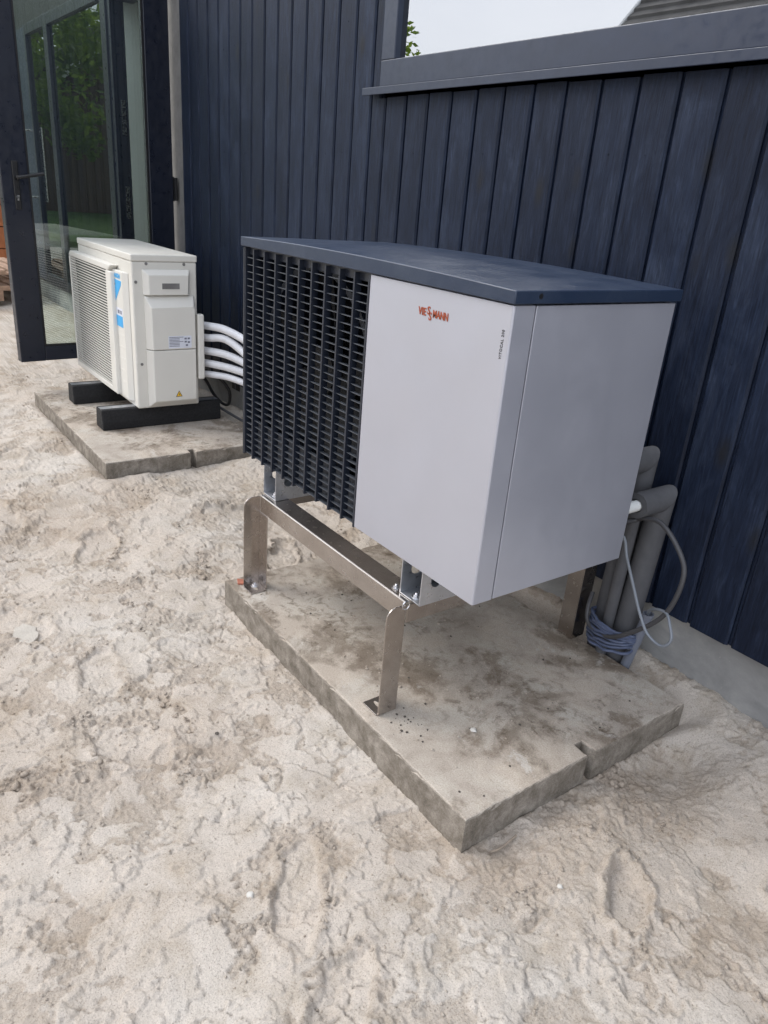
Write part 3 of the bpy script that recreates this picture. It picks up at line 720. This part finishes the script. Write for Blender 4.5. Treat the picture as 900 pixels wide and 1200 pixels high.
# ------------------------------------------------------------ stainless stand
st = thing('steel_stand', (.53, .34, .10), 'brushed stainless steel stand with four angle legs under the heat pump', 'stand')
ZT = .424; t3 = .003
XL, XR, YF, YB = .134, .925, -.004, .690
fl = .058
def leg(cx, cy, sx, sy, wide=fl):
    # angle leg: flange in the x-plane reaching out (sy), flange in the y-plane reaching inward (sx)
    m = MB(); r = .03; zt = ZT - .004
    out = [(cy, .1025), (cy + sy * wide, .1025), (cy + sy * wide, zt - r)] + [(cy + sy * (wide - r + r * math.cos(a)), zt - r + r * math.sin(a)) for a in (R(20), R(40), R(60), R(80))] + [(cy + sy * (wide - r), zt), (cy, zt)]
    m.prism(out, 'x', cx, cx + (t3 if sx > 0 else -t3))
    lg = m.build('leg', 'steel', st, .0008)
    a, b = sorted((cx + sx * (t3 + .0003), cx + sx * wide)); c, d = sorted((cy, cy + sy * t3))
    MB().box((a, c, .1025), (b, d, ZT - .0585)).build('leg_flange', 'steel', lg, .0008)
    # foot plate with a slot
    px0, px1 = sorted((cx + sx * (t3 + .0004), cx + sx * .066)); py0, py1 = sorted((cy + sy * .0035, cy + sy * (wide + .004)))
    ft = MB().box((px0, py0, .1008), (px1, py1, .1042)).build('foot_plate', 'steel', lg, .0008)
    mx_, my_ = (px0 + px1) / 2, (py0 + py1) / 2
    MB().prism([(mx_ + .019 * math.cos(q) * (1), my_ + .006 * math.sin(q) + (.0)) for q in [i * math.pi / 7 for i in range(14)]], 'z', .1042, .1046).build('slot', 'slab', ft)
    return ft, (mx_, my_)
fL, cL = leg(XL, YF, 1, -1); fRt, cR = leg(XR, YF, -1, -1); leg(XL, YB, 1, 1); leg(XR, YB, -1, 1)
def hexbolt(parent, x, y, z, r=.0085, h=.007, name='bolt'):
    m = MB().prism([(x + r * 1.55 * math.cos(i * math.pi / 8), y + r * 1.55 * math.sin(i * math.pi / 8)) for i in range(16)], 'z', z, z + .0016)
    m.prism([(x + r * math.cos(i * math.pi / 3 + .3), y + r * math.sin(i * math.pi / 3 + .3)) for i in range(6)], 'z', z + .0016, z + h)
    m.prism([(x + r * .5 * math.cos(i * math.pi / 5), y + r * .5 * math.sin(i * math.pi / 5)) for i in range(10)], 'z', z + h, z + h + .004)
    return m.build(name, 'bolt', parent, .0006)
hexbolt(fL, cL[0] - .012, cL[1] + .006, .1047, .009, .008)
# beams (angle section): front and rear along x, sides along y
def beam_x(y, sy):
    a, b = sorted((y, y + sy * t3))
    m = MB().prism([(y, ZT - .058), (y, ZT - .003), (y + sy * .0012, ZT - .0008), (y + sy * .003, ZT), (y + sy * .066, ZT), (y + sy * .066, ZT - t3), (y + sy * .0045, ZT - t3), (y + sy * t3, ZT - t3 - .0015), (y + sy * t3, ZT - .058)], 'x', XL - .002 + .006, XR - .006)
    m.build('beam', 'steel', st)
beam_x(YF, 1); beam_x(YB, -1)
def beam_y(x, sx):
    m = MB().prism([(x, ZT - .058), (x, ZT - .004), (x - sx * .0025, ZT - .0008 - t3), (x - sx * .055, ZT - .0008 - t3), (x - sx * .055, ZT - 2 * t3), (x - sx * t3, ZT - 2 * t3), (x - sx * t3, ZT - .058)], 'y', YF + .068, YB - .068)
    m.prism([(x, ZT - .058), (x, ZT - .007), (x - sx * t3, ZT - .007), (x - sx * t3, ZT - .058)], 'y', YF + .004, YF + .0675)
    m.prism([(x, ZT - .058), (x, ZT - .007), (x - sx * t3, ZT - .007), (x - sx * t3, ZT - .058)], 'y', YB - .0675, YB - .004)
    m.build('side_beam', 'steel', st, .0006)
beam_y(XR + .0005, 1); beam_y(XL - .0005, -1)
# galvanised mounting rails between stand and casing
def rail(x0, lab):
    r = thing('mounting_rail', (x0, .25, ZT), lab, 'bracket', 'galvanised mounting rails under the heat pump')
    w = .082; y0, y1 = .012, .50; zb = ZT + .0012; zt = Z0 + .011
    MB().box((x0 + .0032, y0, zb), (x0 + w - .0032, y1, zb + .003)).build('base_plate', 'zinc', r, .0008)
    for xx in (x0, x0 + w - .003):
        m = MB().plate_hole('x', xx, .003, (y0, zb), (y0 + .12, zt), (y0 + .048, zb + .062), .019)
        m.box((xx, y0 + .12, zb), (xx + .003, y1, zt)); m.build('rail_web', 'zinc', r)
    hexbolt(r, x0 + w * .52, y0 + .022, zb + .003, .0085, .008)
    hexbolt(r, x0 + w * .52, y1 - .05, zb + .003, .0085, .008)
rail(.128, 'galvanised rail on the stand under the grille end of the heat pump')
rail(.874, 'galvanised rail on the stand under the plain grey panel end')
hexbolt(st, .150, -.001 + .028, ZT + .0006, .007) if False else None; hexbolt(st, .848, .022, ZT + .0006)
# small wire ring at the near corner
m = MB()
m.tube([(XR + .006 + .010 * 0, YF - .006 + .011 * math.cos(a), ZT - .002 + .011 * math.sin(a)) for a in [i * 2 * math.pi / 16 for i in range(17)]], .0016, 8, 2)
m.build('wire_ring', 'bolt', st, 0, True)

# ------------------------------------------------------------ pipes and cables behind the heat pump
def sleeve(x, zc, yv, rad, ybeg, zbot, lean, inner, lab):
    p = thing('insulated_pipe', (x, yv, .05), lab, 'pipe', 'grey insulated pipes behind the heat pump')
    n = 24; m = MB()
    # horizontal arm along y, mitred into the vertical drop
    A = [(x + rad * math.cos(2 * math.pi * k / n), rad * math.sin(2 * math.pi * k / n)) for k in range(n)]
    r0 = [(px, ybeg, zc + pz) for px, pz in A]; r1 = [(px, yv + pz, zc + pz) for px, pz in A]
    r2 = [(px - lean, yv + pz, zbot) for px, pz in A]
    m.loft([r0, [(px, ybeg + .0005, zc + pz) for px, pz in A], r1], False); m.build('elbow_sleeve', 'foam', p, 0, True)
    MB().loft([[(q[0], q[1] , q[2] - .0006) for q in r1], r2], False).build('drop_sleeve', 'foam', p, 0, True)
    MB().ring((x, ybeg, zc), 'y', rad * .52, rad * .998, -.0006, .03, n).build('sleeve_end', 'foam', p)
    MB().ring((x, ybeg, zc), 'y', rad * .50, rad * .56, .002, .035, n).build('sleeve_bore', 'black', p)
    MB().tube([(x, D - .002, zc), (x, yv - .01, zc)], inner[0], 18, 0).build('pipe_stub', inner[1], p, 0, True)
    return p
sleeve(1.074, .626, .768, .0355, .648, .05, .030, (.0155, 'whiteplastic'), 'grey foam-wrapped pipe with white stub, nearer of the two elbows')
sleeve(.992, .716, .770, .0355, .662, .05, .020, (.0135, 'bolt'), 'grey foam-wrapped pipe with metal stub, upper elbow behind heat pump')
cpipe = thing('thin_conduit', (1.03, .70, .06), 'thin grey riser pipe beside the foam-wrapped pipes', 'pipe')
MB().tube([(1.030, .722, .58), (1.012, .728, .05)], .0175, 14, 0).build('tube', 'foam', cpipe, 0, True)
MB().tube([(1.030, .722, .625), (1.030, .722, .582)], .014, 14, 0).build('end_cap', 'pvc', cpipe, 0, True)
c2 = thing('conduit_stub', (1.10, .75, .1), 'short grey plastic conduit rising from the ground by the slab', 'conduit')
MB().tube([(1.085, .745, .03), (1.128, .748, .285)], .0155, 14, 0, False).build('tube', 'pvc', c2, 0, True)
MB().ring((1.1276, .748, .283), 'z', .0125, .0165, -.004, .004, 16).build('rim', 'pvc', c2)
def sh(p, dy):   # slide a point along the camera ray to another depth
    C = Vector((2.1606, -1.0475, 1.3446)); p = Vector(p); return p
tag(MB().tube([(1.03, .50, .575), (1.061, .66, .574), (1.092, .67, .592), (1.14, .675, .597), (1.196, .67, .565), (1.242, .665, .512), (1.249, .66, .452), (1.233, .66, .379), (1.199, .66, .319), (1.139, .66, .255), (1.085, .668, .208), (1.03, .685, .182), (.975, .69, .19), (.955, .70, .23), (.94, .73, .27)], .0068, 10, 6).build('dark_cable', 'cable', None, 0, True),
    'thick dark grey cable looping out past the wall beside the pipes', 'cable')
tag(MB().tube([(1.05, .50, .58), (1.07, .615, .546), (1.097, .625, .482), (1.136, .63, .404), (1.171, .63, .343), (1.208, .63, .297), (1.254, .632, .285), (1.274, .635, .314), (1.259, .64, .348), (1.232, .655, .369), (1.192, .67, .357), (1.155, .70, .325), (1.1276, .747, .290), (1.118, .748, .22)], .0042, 10, 6).build('light_cable', 'cable_light', None, 0, True),
    'thin light grey cable looping down into the plastic conduit', 'cable')
coil = thing('cable_coil', (1.05, .74, .2), 'bundle of blue-grey cable wound around the pipes above the slab', 'cable coil')
rr = random.Random(3)
for k in range(8):
    pts = []
    z = .150 + k * .009
    for i in range(25):
        a = i * 2 * math.pi / 24
        pts.append((1.035 + (.078 + rr.uniform(-.006, .006)) * math.cos(a), .738 + (.060 + rr.uniform(-.005, .005)) * math.sin(a), z + .010 * math.sin(a * 1 + .6 + k * .5) + rr.uniform(-.002, .002)))
    MB().tube(pts, .0048, 8, 2).build('cable_turn', 'cable_blue', coil, 0, True)

# ------------------------------------------------------------ white air conditioner
AX0, AX1, AY0, AY1, AZ0, AZ1 = -2.541, -1.619, .189, .522, .229, .998
ac = thing('air_conditioner', ((AX0 + AX1) / 2, (AY0 + AY1) / 2, AZ0), 'white outdoor air conditioner with ribbed fan grille beside the glass door', 'air conditioner')
MB().box((AX0, AY0, AZ0), (AX1, AY1, AZ1 - .0335)).build('casing', 'ac', ac, .008, False, 3)
MB().box((AX0 - .003, AY0 - .003, AZ1 - .033), (AX1 + .003, AY1 + .003, AZ1)).build('top_panel', 'ac', ac, .006, False, 3)
# fan grille bulge
gx0, gx1, gz0, gz1, gy = -2.585, -1.815, .262, .925, .146
gf = MB()
gf.prism([(gx0 + .012, gz1 - .03), (gx1 - .05, gz1 - .03), (gx1, gz1), (gx0 + .03, gz1), (gx0, gz1 - .02)], 'y', gy, AY0 - .0005)
gf.build('grille_top', 'acs', ac, .004)
MB().box((gx1 - .085, gy - .001, gz0 + .0005), (gx1, AY0 - .0005, gz1 - .0305)).build('grille_edge', 'acs', ac, .006, False, 3)
MB().box((gx0, gy, gz0 + .0305), (gx0 + .014, AY0 - .0005, gz1 - .0305)).build('grille_edge', 'acs', ac, .004)
MB().box((gx0, gy, gz0), (gx1 - .0855, AY0 - .0005, gz0 + .03)).build('grille_bottom', 'acs', ac, .004)
MB().box((gx0 + .0145, AY0 - .010, gz0 + .0305), (gx1 - .0855, AY0 - .0006, gz1 - .0305)).build('fan_opening', 'coil', ac)
ns = 42; rp2 = (gz1 - gz0 - .061) / ns
sm2 = MB().prism([(gy + .001, -.0022), (gy + .001, .0020), (gy + .008, .0022), (gy + .008, -.0004)], 'x', gx0 + .0142, gx1 - .0852).mesh('grille_rib'); sm2.materials.append(M['acs'])
for k in range(ns):
    o = bpy.data.objects.new('grille_rib', sm2); col.objects.link(o); o.parent = ac; ROOT[o.name] = ROOT[ac.name]
    o.location = Vector((0, 0, gz0 + .0305 + (k + .5) * rp2)) - Vector(ROOT[ac.name])
# plain column with the badges
cf = MB().prism([(-1.8635, AY0 - .0008), (-1.8635, .166), (-1.70, .166), (-1.668, AY0 - .0008)], 'z', .258, .905).build('front_column', 'acs', ac, .004)
for z in (.585, .525, .465, .405, .345): MB().box((-1.856, .1645, z), (-1.712, .1660, z + .003)).build('column_ridge', 'acs', cf)
SY = .1654
m = MB().prism([(-1.858, .862), (-1.716, .858), (-1.722, .838), (-1.846, .7255), (-1.858, .738)], 'y', SY - .0006, .1659); m.build('badge_triangle', 'blue', cf)
MB().prism([(-1.857, .842), (-1.803, .840), (-1.852, .790)], 'y', SY - .0009, SY - .0007).build('badge_dark_piece', 'greyprint', cf)  # dark printed triangle near the badge's top left
text('DAIKIN', .030, 'blue', cf, 'badge_lettering', Matrix.Translation((-1.786, SY - .0004, .878)) @ FR, .0003, 1.15, 0, .0012)
MB().box((-1.850, SY - .0004, .628), (-1.716, .1659, .722)).build('energy_sticker', 'sticker', cf)
MB().box((-1.848, SY - .0008, .629), (-1.718, SY - .0005, .684)).build('sticker_band', 'blue', cf)
for i, (x0, x1) in enumerate(((-1.838, -1.822), (-1.792, -1.762), (-1.752, -1.730))): MB().box((x0, SY - .0008, .694), (x1, SY - .0005, .712)).build('sticker_print', 'greyprint', cf)
# service side facing the heat pump
sx = AX1
def xprism(poly, x1, x0=None): return MB().prism(poly, 'x', AX1 + .0004 if x0 is None else x0, x1)
m = MB(); m.loft([[(sx + .0004, y, z) for y, z in ((.238, .930), (.482, .930), (.482, .806), (.238, .806))], [(sx + .006, y, z) for y, z in ((.240, .928), (.480, .928), (.480, .806), (.240, .806))], [(sx + .030, y, z) for y, z in ((.262, .905), (.468, .905), (.462, .808), (.262, .808))]])
hb = m.build('handle_block', 'acs', ac, .004, False, 3)
MB().box((sx + .0302, .322, .832), (sx + .0312, .424, .872)).build('grip_rim', 'acs', hb, .001)
MB().box((sx + .0313, .328, .838), (sx + .0317, .418, .866)).build('grip_pocket', 'jamb', hb)
m = MB(); m.loft([[(sx + .0004, y, z) for y, z in ((.242, .804), (.500, .804), (.506, .775), (.506, .5385), (.242, .5385))], [(sx + .010, y, z) for y, z in ((.244, .802), (.498, .802), (.505, .775), (.505, .5385), (.244, .5385))], [(sx + .046, y, z) for y, z in ((.264, .748), (.484, .752), (.492, .735), (.492, .5385), (.264, .5385))]])
uc = m.build('upper_cover', 'acs', ac, .005, False, 3)
m = MB(); m.loft([[(sx + .0004, y, z) for y, z in ((.242, .5355), (.506, .5355), (.506, .236), (.242, .236))], [(sx + .010, y, z) for y, z in ((.244, .5355), (.505, .5355), (.505, .238), (.244, .238))], [(sx + .046, y, z) for y, z in ((.264, .5355), (.492, .5355), (.492, .270), (.264, .270))]])
lc = m.build('lower_cover', 'acs', ac, .005, False, 3)
lx = sx + .0464
stk = MB().box((lx - .0003, .345, .545), (lx, .468, .608)).build('rating_sticker', 'sticker', uc)
for i in range(7):
    z = .600 - i * .0075
    MB().box((lx + .0002, .349, z), (lx + .0005, .349 + (.055 if i % 3 else .075) - (.02 if i == 6 else 0), z + .0032)).build('print_line', 'greyprint', stk)
for y, z in ((.436, .594), (.453, .594), (.436, .578), (.453, .575), (.442, .560)): MB().box((lx + .0002, y - .006, z - .005), (lx + .0005, y + .006, z + .004)).build('print_mark', 'greyprint', stk)
wt = MB().prism([(.375, .290), (.411, .290), (.393, .323)], 'x', lx - .0002, lx + .0003).build('warning_triangle', 'print', lc)
MB().prism([(.3795, .2925), (.4065, .2925), (.393, .3175)], 'x', lx + .0004, lx + .0007).build('warning_fill', 'yellow', wt)
MB().prism([(.3915, .296), (.397, .303), (.3935, .304), (.396, .311), (.390, .303), (.3930, .302)], 'x', lx + .0008, lx + .0011).build('warning_bolt', 'print', wt)
MB().box((sx + .004, .5075, .372), (sx + .040, .543, .712)).build('valve_cover', 'acs', ac, .008, False, 3)
for y, z in ((.207, .868), (.218, .462), (.262, .955), (.455, .955)):
    MB().ring((sx + .0002, y, z), 'x', .0005, .0075, 0, .002, 14).build('screw', 'jamb', ac)
# rubber feet
def block(x0, lab):
    zb = ASLAB[4] + .001
    b = thing('rubber_block', (x0 + .055, .33, zb), lab, 'rubber foot', 'black rubber feet under the air conditioner')
    w = .112
    poly = [(x0, zb), (x0 + w, zb), (x0 + w + .0, zb + .04), (x0 + w - .010, zb + .1065), (x0 + .010, zb + .1065), (x0, zb + .04)]
    MB().prism(poly, 'y', .008, .660).build('block_body', 'rubber', b, .006, False, 3)
    MB().box((x0 + .034, .012, zb + .1066), (x0 + w - .034, .656, zb + .1069)).build('rail_slot', 'zinc', b)
block(-1.755, 'black rubber foot under the service side of the white air conditioner')
block(-2.295, 'black rubber foot under the door end of the white air conditioner')
# white refrigerant lines
ends = [(.640, .575, -.005), (.577, .520, 0), (.507, .455, .005), (.440, .417, .01), (.381, .398, .01)]
labs = ['topmost', 'second from the top', 'third from the top', 'fourth from the top', 'lowest']
for i, (z, z2, dy) in enumerate(ends):
    y0 = .555
    drop = (.16, .20, .10, .03, .015)[i]
    pts = [(-1.70, .535, z), (-1.64, .585, z + .002), (-1.52, .640 + dy, z + (.0, .012, 0, 0, .006)[i]), (-1.38, .70, z - drop * .28), (-1.22, .735, z - drop * .72), (-1.05, .755, z - drop - .05 - .02 * i), (-.90, .77, z - drop - .16 - .02 * i)]
    tag(MB().tube(pts, .0205 if i < 4 else .018, 12, 6).build('refrigerant_line', 'whitepipe', None, 0, True),
        f'white wrapped refrigerant line of the air conditioner, {labs[i]} of five', 'pipe', 'white refrigerant lines')
tag(MB().tube([(-1.66, .53, .40), (-1.70, .60, .33), (-1.74, .66, .24), (-1.70, .70, .19), (-1.64, .71, .21), (-1.61, .69, .30), (-1.63, .62, .38), (-1.68, .55, .41)], .0085, 10, 6).build('black_cable', 'black', None, 0, True),
    'black cable loop hanging behind the white air conditioner', 'cable')
zg = float(H(np.array([-1.45]), np.array([.76]))[0])
tag(MB().tube([(-1.72, .68, .17), (-1.62, .71, .15), (-1.50, .73, zg + .055), (-1.36, .75, zg + .045), (-1.2, .77, zg + .012), (-1.05, .78, zg + .006)], .0075, 10, 6).build('ground_cable', 'cable', None, 0, True),
    'dark cable lying along the foot of the plinth behind the units', 'cable')

# ------------------------------------------------------------ small finds on slab and sand
rnd = random.Random(11)
def pebble(name, x, y, z, s, mat, lab, cat, group=None):
    m = MB(); rings = []
    n = 9; fl_ = rnd.uniform(.4, .6)
    for j, (rz, rr_) in enumerate(((-.8, .55), (-.2, 1.0), (.45, .82), (.85, .35))):
        rings.append([(x + s * rr_ * (1 + .22 * math.sin(2.1 * k + j)) * math.cos(2 * math.pi * k / n) * 1.25, y + s * rr_ * (1 + .2 * math.cos(1.7 * k + j)) * math.sin(2 * math.pi * k / n), z + s * fl_ * (rz + .8)) for k in range(n)])
    m.loft(rings); return tag(m.build(name, mat, None, 0, True), lab, cat, group)
pebble('white_pebble', 1.095, .120, .100, .008, 'pebble', 'small white pebble lying on the slab near its front corner', 'pebble')
m = MB()
for i in range(60):
    x, y = (rnd.gauss(.985, .03), rnd.gauss(-.01, .04)) if i < 26 else (rnd.uniform(.2, 1.28), rnd.uniform(-.07, .68))
    s = rnd.uniform(.0012, .0042); z = .100
    n = 5
    m.loft([[(x + s * q * (1 + .2 * math.sin(k * 2 + i)) * math.cos(2 * math.pi * k / n), y + s * q * math.sin(2 * math.pi * k / n), z + s * h_) for k in range(n)] for q, h_ in ((.8, -.1), (1, .4), (.5, .9))])
o = stuff(m.build('grit', 'darkpebble')); tag(o, 'dark grit and crumbs strewn over the concrete slab', 'grit')
m = MB()
for i in range(260):
    x, y = rnd.uniform(.1, 1.29), rnd.uniform(-.085, .70)
    s = rnd.uniform(.001, .004) * (1.5 if rnd.random() < .08 else 1); n = 5
    m.loft([[(x + s * q * (1 + .2 * math.sin(k * 2 + i)) * math.cos(2 * math.pi * k / n), y + s * q * math.sin(2 * math.pi * k / n), .100 + s * h_) for k in range(n)] for q, h_ in ((.8, -.1), (1, .35), (.5, .8))])
o = stuff(m.build('sand_grains', 'sand')); tag(o, 'grains of sand scattered over the concrete slab', 'sand')
tag(MB().prism([(.086, -.062), (.118, -.075), (.130, -.055), (.108, -.036)], 'z', .0998, .107).build('brick_chip', 'brick', None, .002), 'small red brick chip on the left corner of the slab', 'brick chip')
def on_sand(x, y): return float(H(np.array([x]), np.array([y]))[0])
for (x, y, r_, mt, nm, lab) in ((.676, -.40, .0052, 'darkpebble', 'dark_pebble', 'small dark pebble on the smooth sand left of the heat pump slab'),
                            (1.165, -.545, .0075, 'pebble', 'white_pebble', 'small white pebble among the footprints below the heat pump slab'),
                            (1.50, .02, .006, 'pebble', 'white_pebble', 'small white pebble on the sand off the slotted end of the slab')):
    pebble(nm, x, y, on_sand(x, y) - .001, r_, mt, lab, 'pebble')
x, y = -.055, -.715; z = on_sand(x, y)
fl_pts = [(x + (.062 + .012 * math.sin(3.1 * k) + .007 * math.sin(7.3 * k)) * math.cos(k * .3307), y + (.036 + .007 * math.sin(2.3 * k) + .004 * math.cos(5 * k)) * math.sin(k * .3307)) for k in range(19)]
tag(MB().prism(fl_pts, 'z', z - .006, z + .007).build('mortar_flake', 'mortar', None, .003), 'pale flat flake of dried mortar on the sand at the left edge', 'flake')
x, y = 1.355, -.005; z = on_sand(x, y)
tag(MB().tube([(1.350, -.045, on_sand(1.35, -.075) + .006), (1.356, -.02, z + .009), (1.352, .035, on_sand(1.352, .035) + .007)], lambda u: .003 * (1 - .5 * abs(u - .5)), 6, 4).build('wood_sliver', 'stick', None, 0, True), 'thin sliver of wood on the sand against the slotted slab end', 'wood sliver')

# ------------------------------------------------------------ things beyond the open door
def pallet(x, y, z, rz, lab):
    p = thing('wooden_pallet', (x, y, z), lab, 'pallet', 'pallets beyond the door'); p.rotation_euler = (0, 0, rz)
    ROOT[p.name] = (0, 0, 0)
    for i in range(6): MB().box((-.6, -.4 + i * .14, .122), (.6, -.4 + i * .14 + .098, .144)).build('deck_plank', 'pallet', p, .002)
    for i in range(3):
        MB().box((-.6 + i * .55, -.4, .100), (-.6 + i * .55 + .1, .4, .1215)).build('stringer', 'pallet', p, .002)
        for j in range(3): MB().box((-.6 + i * .55, -.4 + j * .35, .022), (-.6 + i * .55 + .1, -.4 + j * .35 + .1, .0995)).build('pallet_block', 'pallet', p, .002)
        MB().box((-.6, -.4 + i * .35, 0), (.6, -.4 + i * .35 + .1, .0215)).build('bottom_plank', 'pallet', p, .002)
pallet(-6.75, .28, .11, .12, 'lower wooden pallet on the sand beyond the glass door')
pallet(-6.78, .30, .256, .05, 'upper wooden pallet, stacked on another beyond the glass door')
dp = thing('grey_post', (-7.9, .62, .1), 'slim grey metal post standing beyond the open door', 'post')
MB().tube([(-7.9, .62, .05), (-7.9, .62, 1.25)], .05, 14, 0).build('shaft', 'zinc', dp, 0, True)
MB().tube([(-7.9, .62, 1.16), (-7.9, .62, 1.26)], .058, 14, 0).build('collar', 'trim', dp, 0, True)
ck = thing('clay_block_stack', (-9.2, .6, 0), 'stack of orange clay blocks at the far left edge', 'blocks')
for k in range(4):
    for j in range(1): MB().box((-9.2, .62 + j * .41, .12 + k * .26), (-8.7, 1.02 + j * .41, .37 + k * .26)).build('clay_block', 'crate', ck, .008)

# ------------------------------------------------------------ surroundings seen only in the panes
structure(MB().box((-60, -60, .02), (60, -9.5, .16)).build('lawn', 'grass'))
structure(MB().box((-60, -9.4, .02), (-13, 20, .15)).build('side_lawn', 'grass'))
def neighbour(x0, x1, y0, y1, eave, ridge, wall, lab, axis='x', courses=34):
    h = thing('neighbour_house', ((x0 + x1) / 2, (y0 + y1) / 2, 0), lab, 'house')
    MB().box((x0 + .3, y0 + .3, 0), (x1 - .3, y1 - .3, eave)).build('wall', wall, h)
    m = MB(); g = MB()
    if axis == 'x':
        ym = (y0 + y1) / 2; run = (y1 - y0) / 2; rise = ridge - eave
        for s in (1, -1):
            for k in range(courses):
                a, b = k / courses, (k + 1) / courses
                ya, yb = ym + s * run * (1 - a), ym + s * run * (1 - b) - s * .03; za, zb = eave + rise * a, eave + rise * b
                m.prism([(ya, za + .035), (yb, zb + .0), (yb, zb - .06), (ya, za - .03)], 'x', x0, x1)
        for xx in (x0 + .3, x1 - .45): g.prism([(y0 + .4, eave - .01), (y1 - .4, eave - .01), (ym, ridge - .22)], 'x', xx, xx + .15)
        tr = MB()
        for xx in (x0 - .03, x1 - .03):
            for s in (1, -1): tr.prism([(ym + s * run, eave - .2), (ym + s * run, eave + .04), (ym, ridge + .06), (ym, ridge - .18)], 'x', xx, xx + .06)
    else:
        xm = (x0 + x1) / 2; run = (x1 - x0) / 2; rise = ridge - eave
        for s in (1, -1):
            for k in range(courses):
                a, b = k / courses, (k + 1) / courses
                xa, xb = xm + s * run * (1 - a), xm + s * run * (1 - b) - s * .03; za, zb = eave + rise * a, eave + rise * b
                m.prism([(xa, za + .035), (xb, zb), (xb, zb - .06), (xa, za - .03)], 'y', y0, y1)
        for yy in (y0 + .3, y1 - .45): g.prism([(x0 + .4, eave - .01), (x1 - .4, eave - .01), (xm, ridge - .22)], 'y', yy, yy + .15)
        tr = MB()
        for yy in (y0 - .03, y1 - .03):
            for s in (1, -1): tr.prism([(xm + s * run, eave - .2), (xm + s * run, eave + .04), (xm, ridge + .06), (xm, ridge - .18)], 'y', yy, yy + .06)
    m.build('roof', 'tile', h); g.build('gable', wall, h); tr.build('fascia', 'trim', h)
    for q in range(2):
        wx = x0 + (x1 - x0) * (.3 + .4 * q)
        w_ = MB().box((wx - .6, y1 - .31, 1.0), (wx + .6, y1 - .26, 2.2)).build('window', 'trim', h)
        MB().box((wx - .52, y1 - .259, 1.08), (wx + .52, y1 - .25, 2.12)).build('pane', 'black', w_)
    if axis != 'y':
        wy = (y0 + y1) / 2
    else: wy = (y0 + y1) / 2
    w_ = MB().box((x1 - .31, wy - .6, 1.0), (x1 - .26, wy + .6, 2.2)).build('window', 'trim', h)
    MB().box((x1 - .259, wy - .52, 1.08), (x1 - .25, wy + .52, 2.12)).build('pane', 'black', w_)
    return h
neighbour(-9.3, 2.0, -20.0, -10.6, 4.45, 9.4, 'brickwall', 'brick house with grey tiled roof, mirrored in the upper window', 'x', 30)
neighbour(-33, -24, -12.5, -2.5, 2.8, 6.6, 'housewall', 'brown timber house with white fascias, mirrored in the far panes', 'x', 24)
def tree(x, y, h, r, n, seed, lab, base=None):
    t = thing('garden_tree', (x, y, 0), lab, 'tree', 'trees round the lot')
    q = random.Random(seed); zc = h - r if base is None else base
    m = MB().tube([(x, y, 0), (x + .05, y, h * .35), (x - .05, y + .08, h * .62), (x, y, h * .9)], lambda u: .17 * (1 - .8 * u) * h / 7, 9, 4)
    for k in range(9):
        a = q.uniform(0, 6.28); z = h * q.uniform(.28, .6); l = r * q.uniform(.6, .95)
        m.tube([(x, y, z), (x + l * .5 * math.cos(a), y + l * .5 * math.sin(a), z + l * .45), (x + l * math.cos(a), y + l * math.sin(a), z + l * .7)], lambda u: .06 * (1 - .8 * u) * h / 7, 6, 3)
    m.build('trunk', 'bark', t, 0, True)
    clumps = []
    for k in range(34):
        a = q.uniform(0, 6.28); e = math.asin(q.uniform(-.8, 1)); rr_ = r * q.uniform(.45, 1.0)
        clumps.append((x + rr_ * math.cos(a) * math.cos(e), y + rr_ * math.sin(a) * math.cos(e), zc + rr_ * 1.1 * math.sin(e), r * q.uniform(.2, .38)))
    vs = []; fs = []
    for k in range(n):
        cx, cy, cz, cr_ = q.choice(clumps); d = Vector((q.gauss(0, 1), q.gauss(0, 1), q.gauss(0, .8))).normalized() * cr_ * q.random() ** .4
        p = Vector((cx, cy, cz)) + d; u = Vector((q.gauss(0, 1), q.gauss(0, 1), q.gauss(0, .6))).normalized(); w = u.cross(Vector((q.gauss(0, 1), q.gauss(0, 1), q.gauss(0, 1)))).normalized()
        s = q.uniform(.06, .13) * (r / 2.2) ** .5; o_ = len(vs)
        vs += [p - u * s, p + w * s * .5, p + u * s, p - w * s * .5]; fs.append((o_, o_ + 1, o_ + 2, o_ + 3))
    me = bpy.data.meshes.new('crown'); me.from_pydata([(p.x - x, p.y - y, p.z) for p in vs], [], fs); me.materials.append(M['leaf'])
    link('crown', me, t)
tree(-15.35, -7.92, 7.0, 2.5, 7000, 1, 'leafy tree at the left edge of the upper window reflection')
tree(-21.5, -2.2, 7.5, 2.9, 8000, 2, 'broad green tree mirrored in the far facade panes', 4.2)
tree(-19.0, 1.6, 6.0, 2.6, 7000, 3, 'low bushy tree at the end of the lot beyond the house', 2.8)
tree(-36.5, -6.0, 11.0, 4.0, 7000, 4, 'tall tree behind the brown timber house')
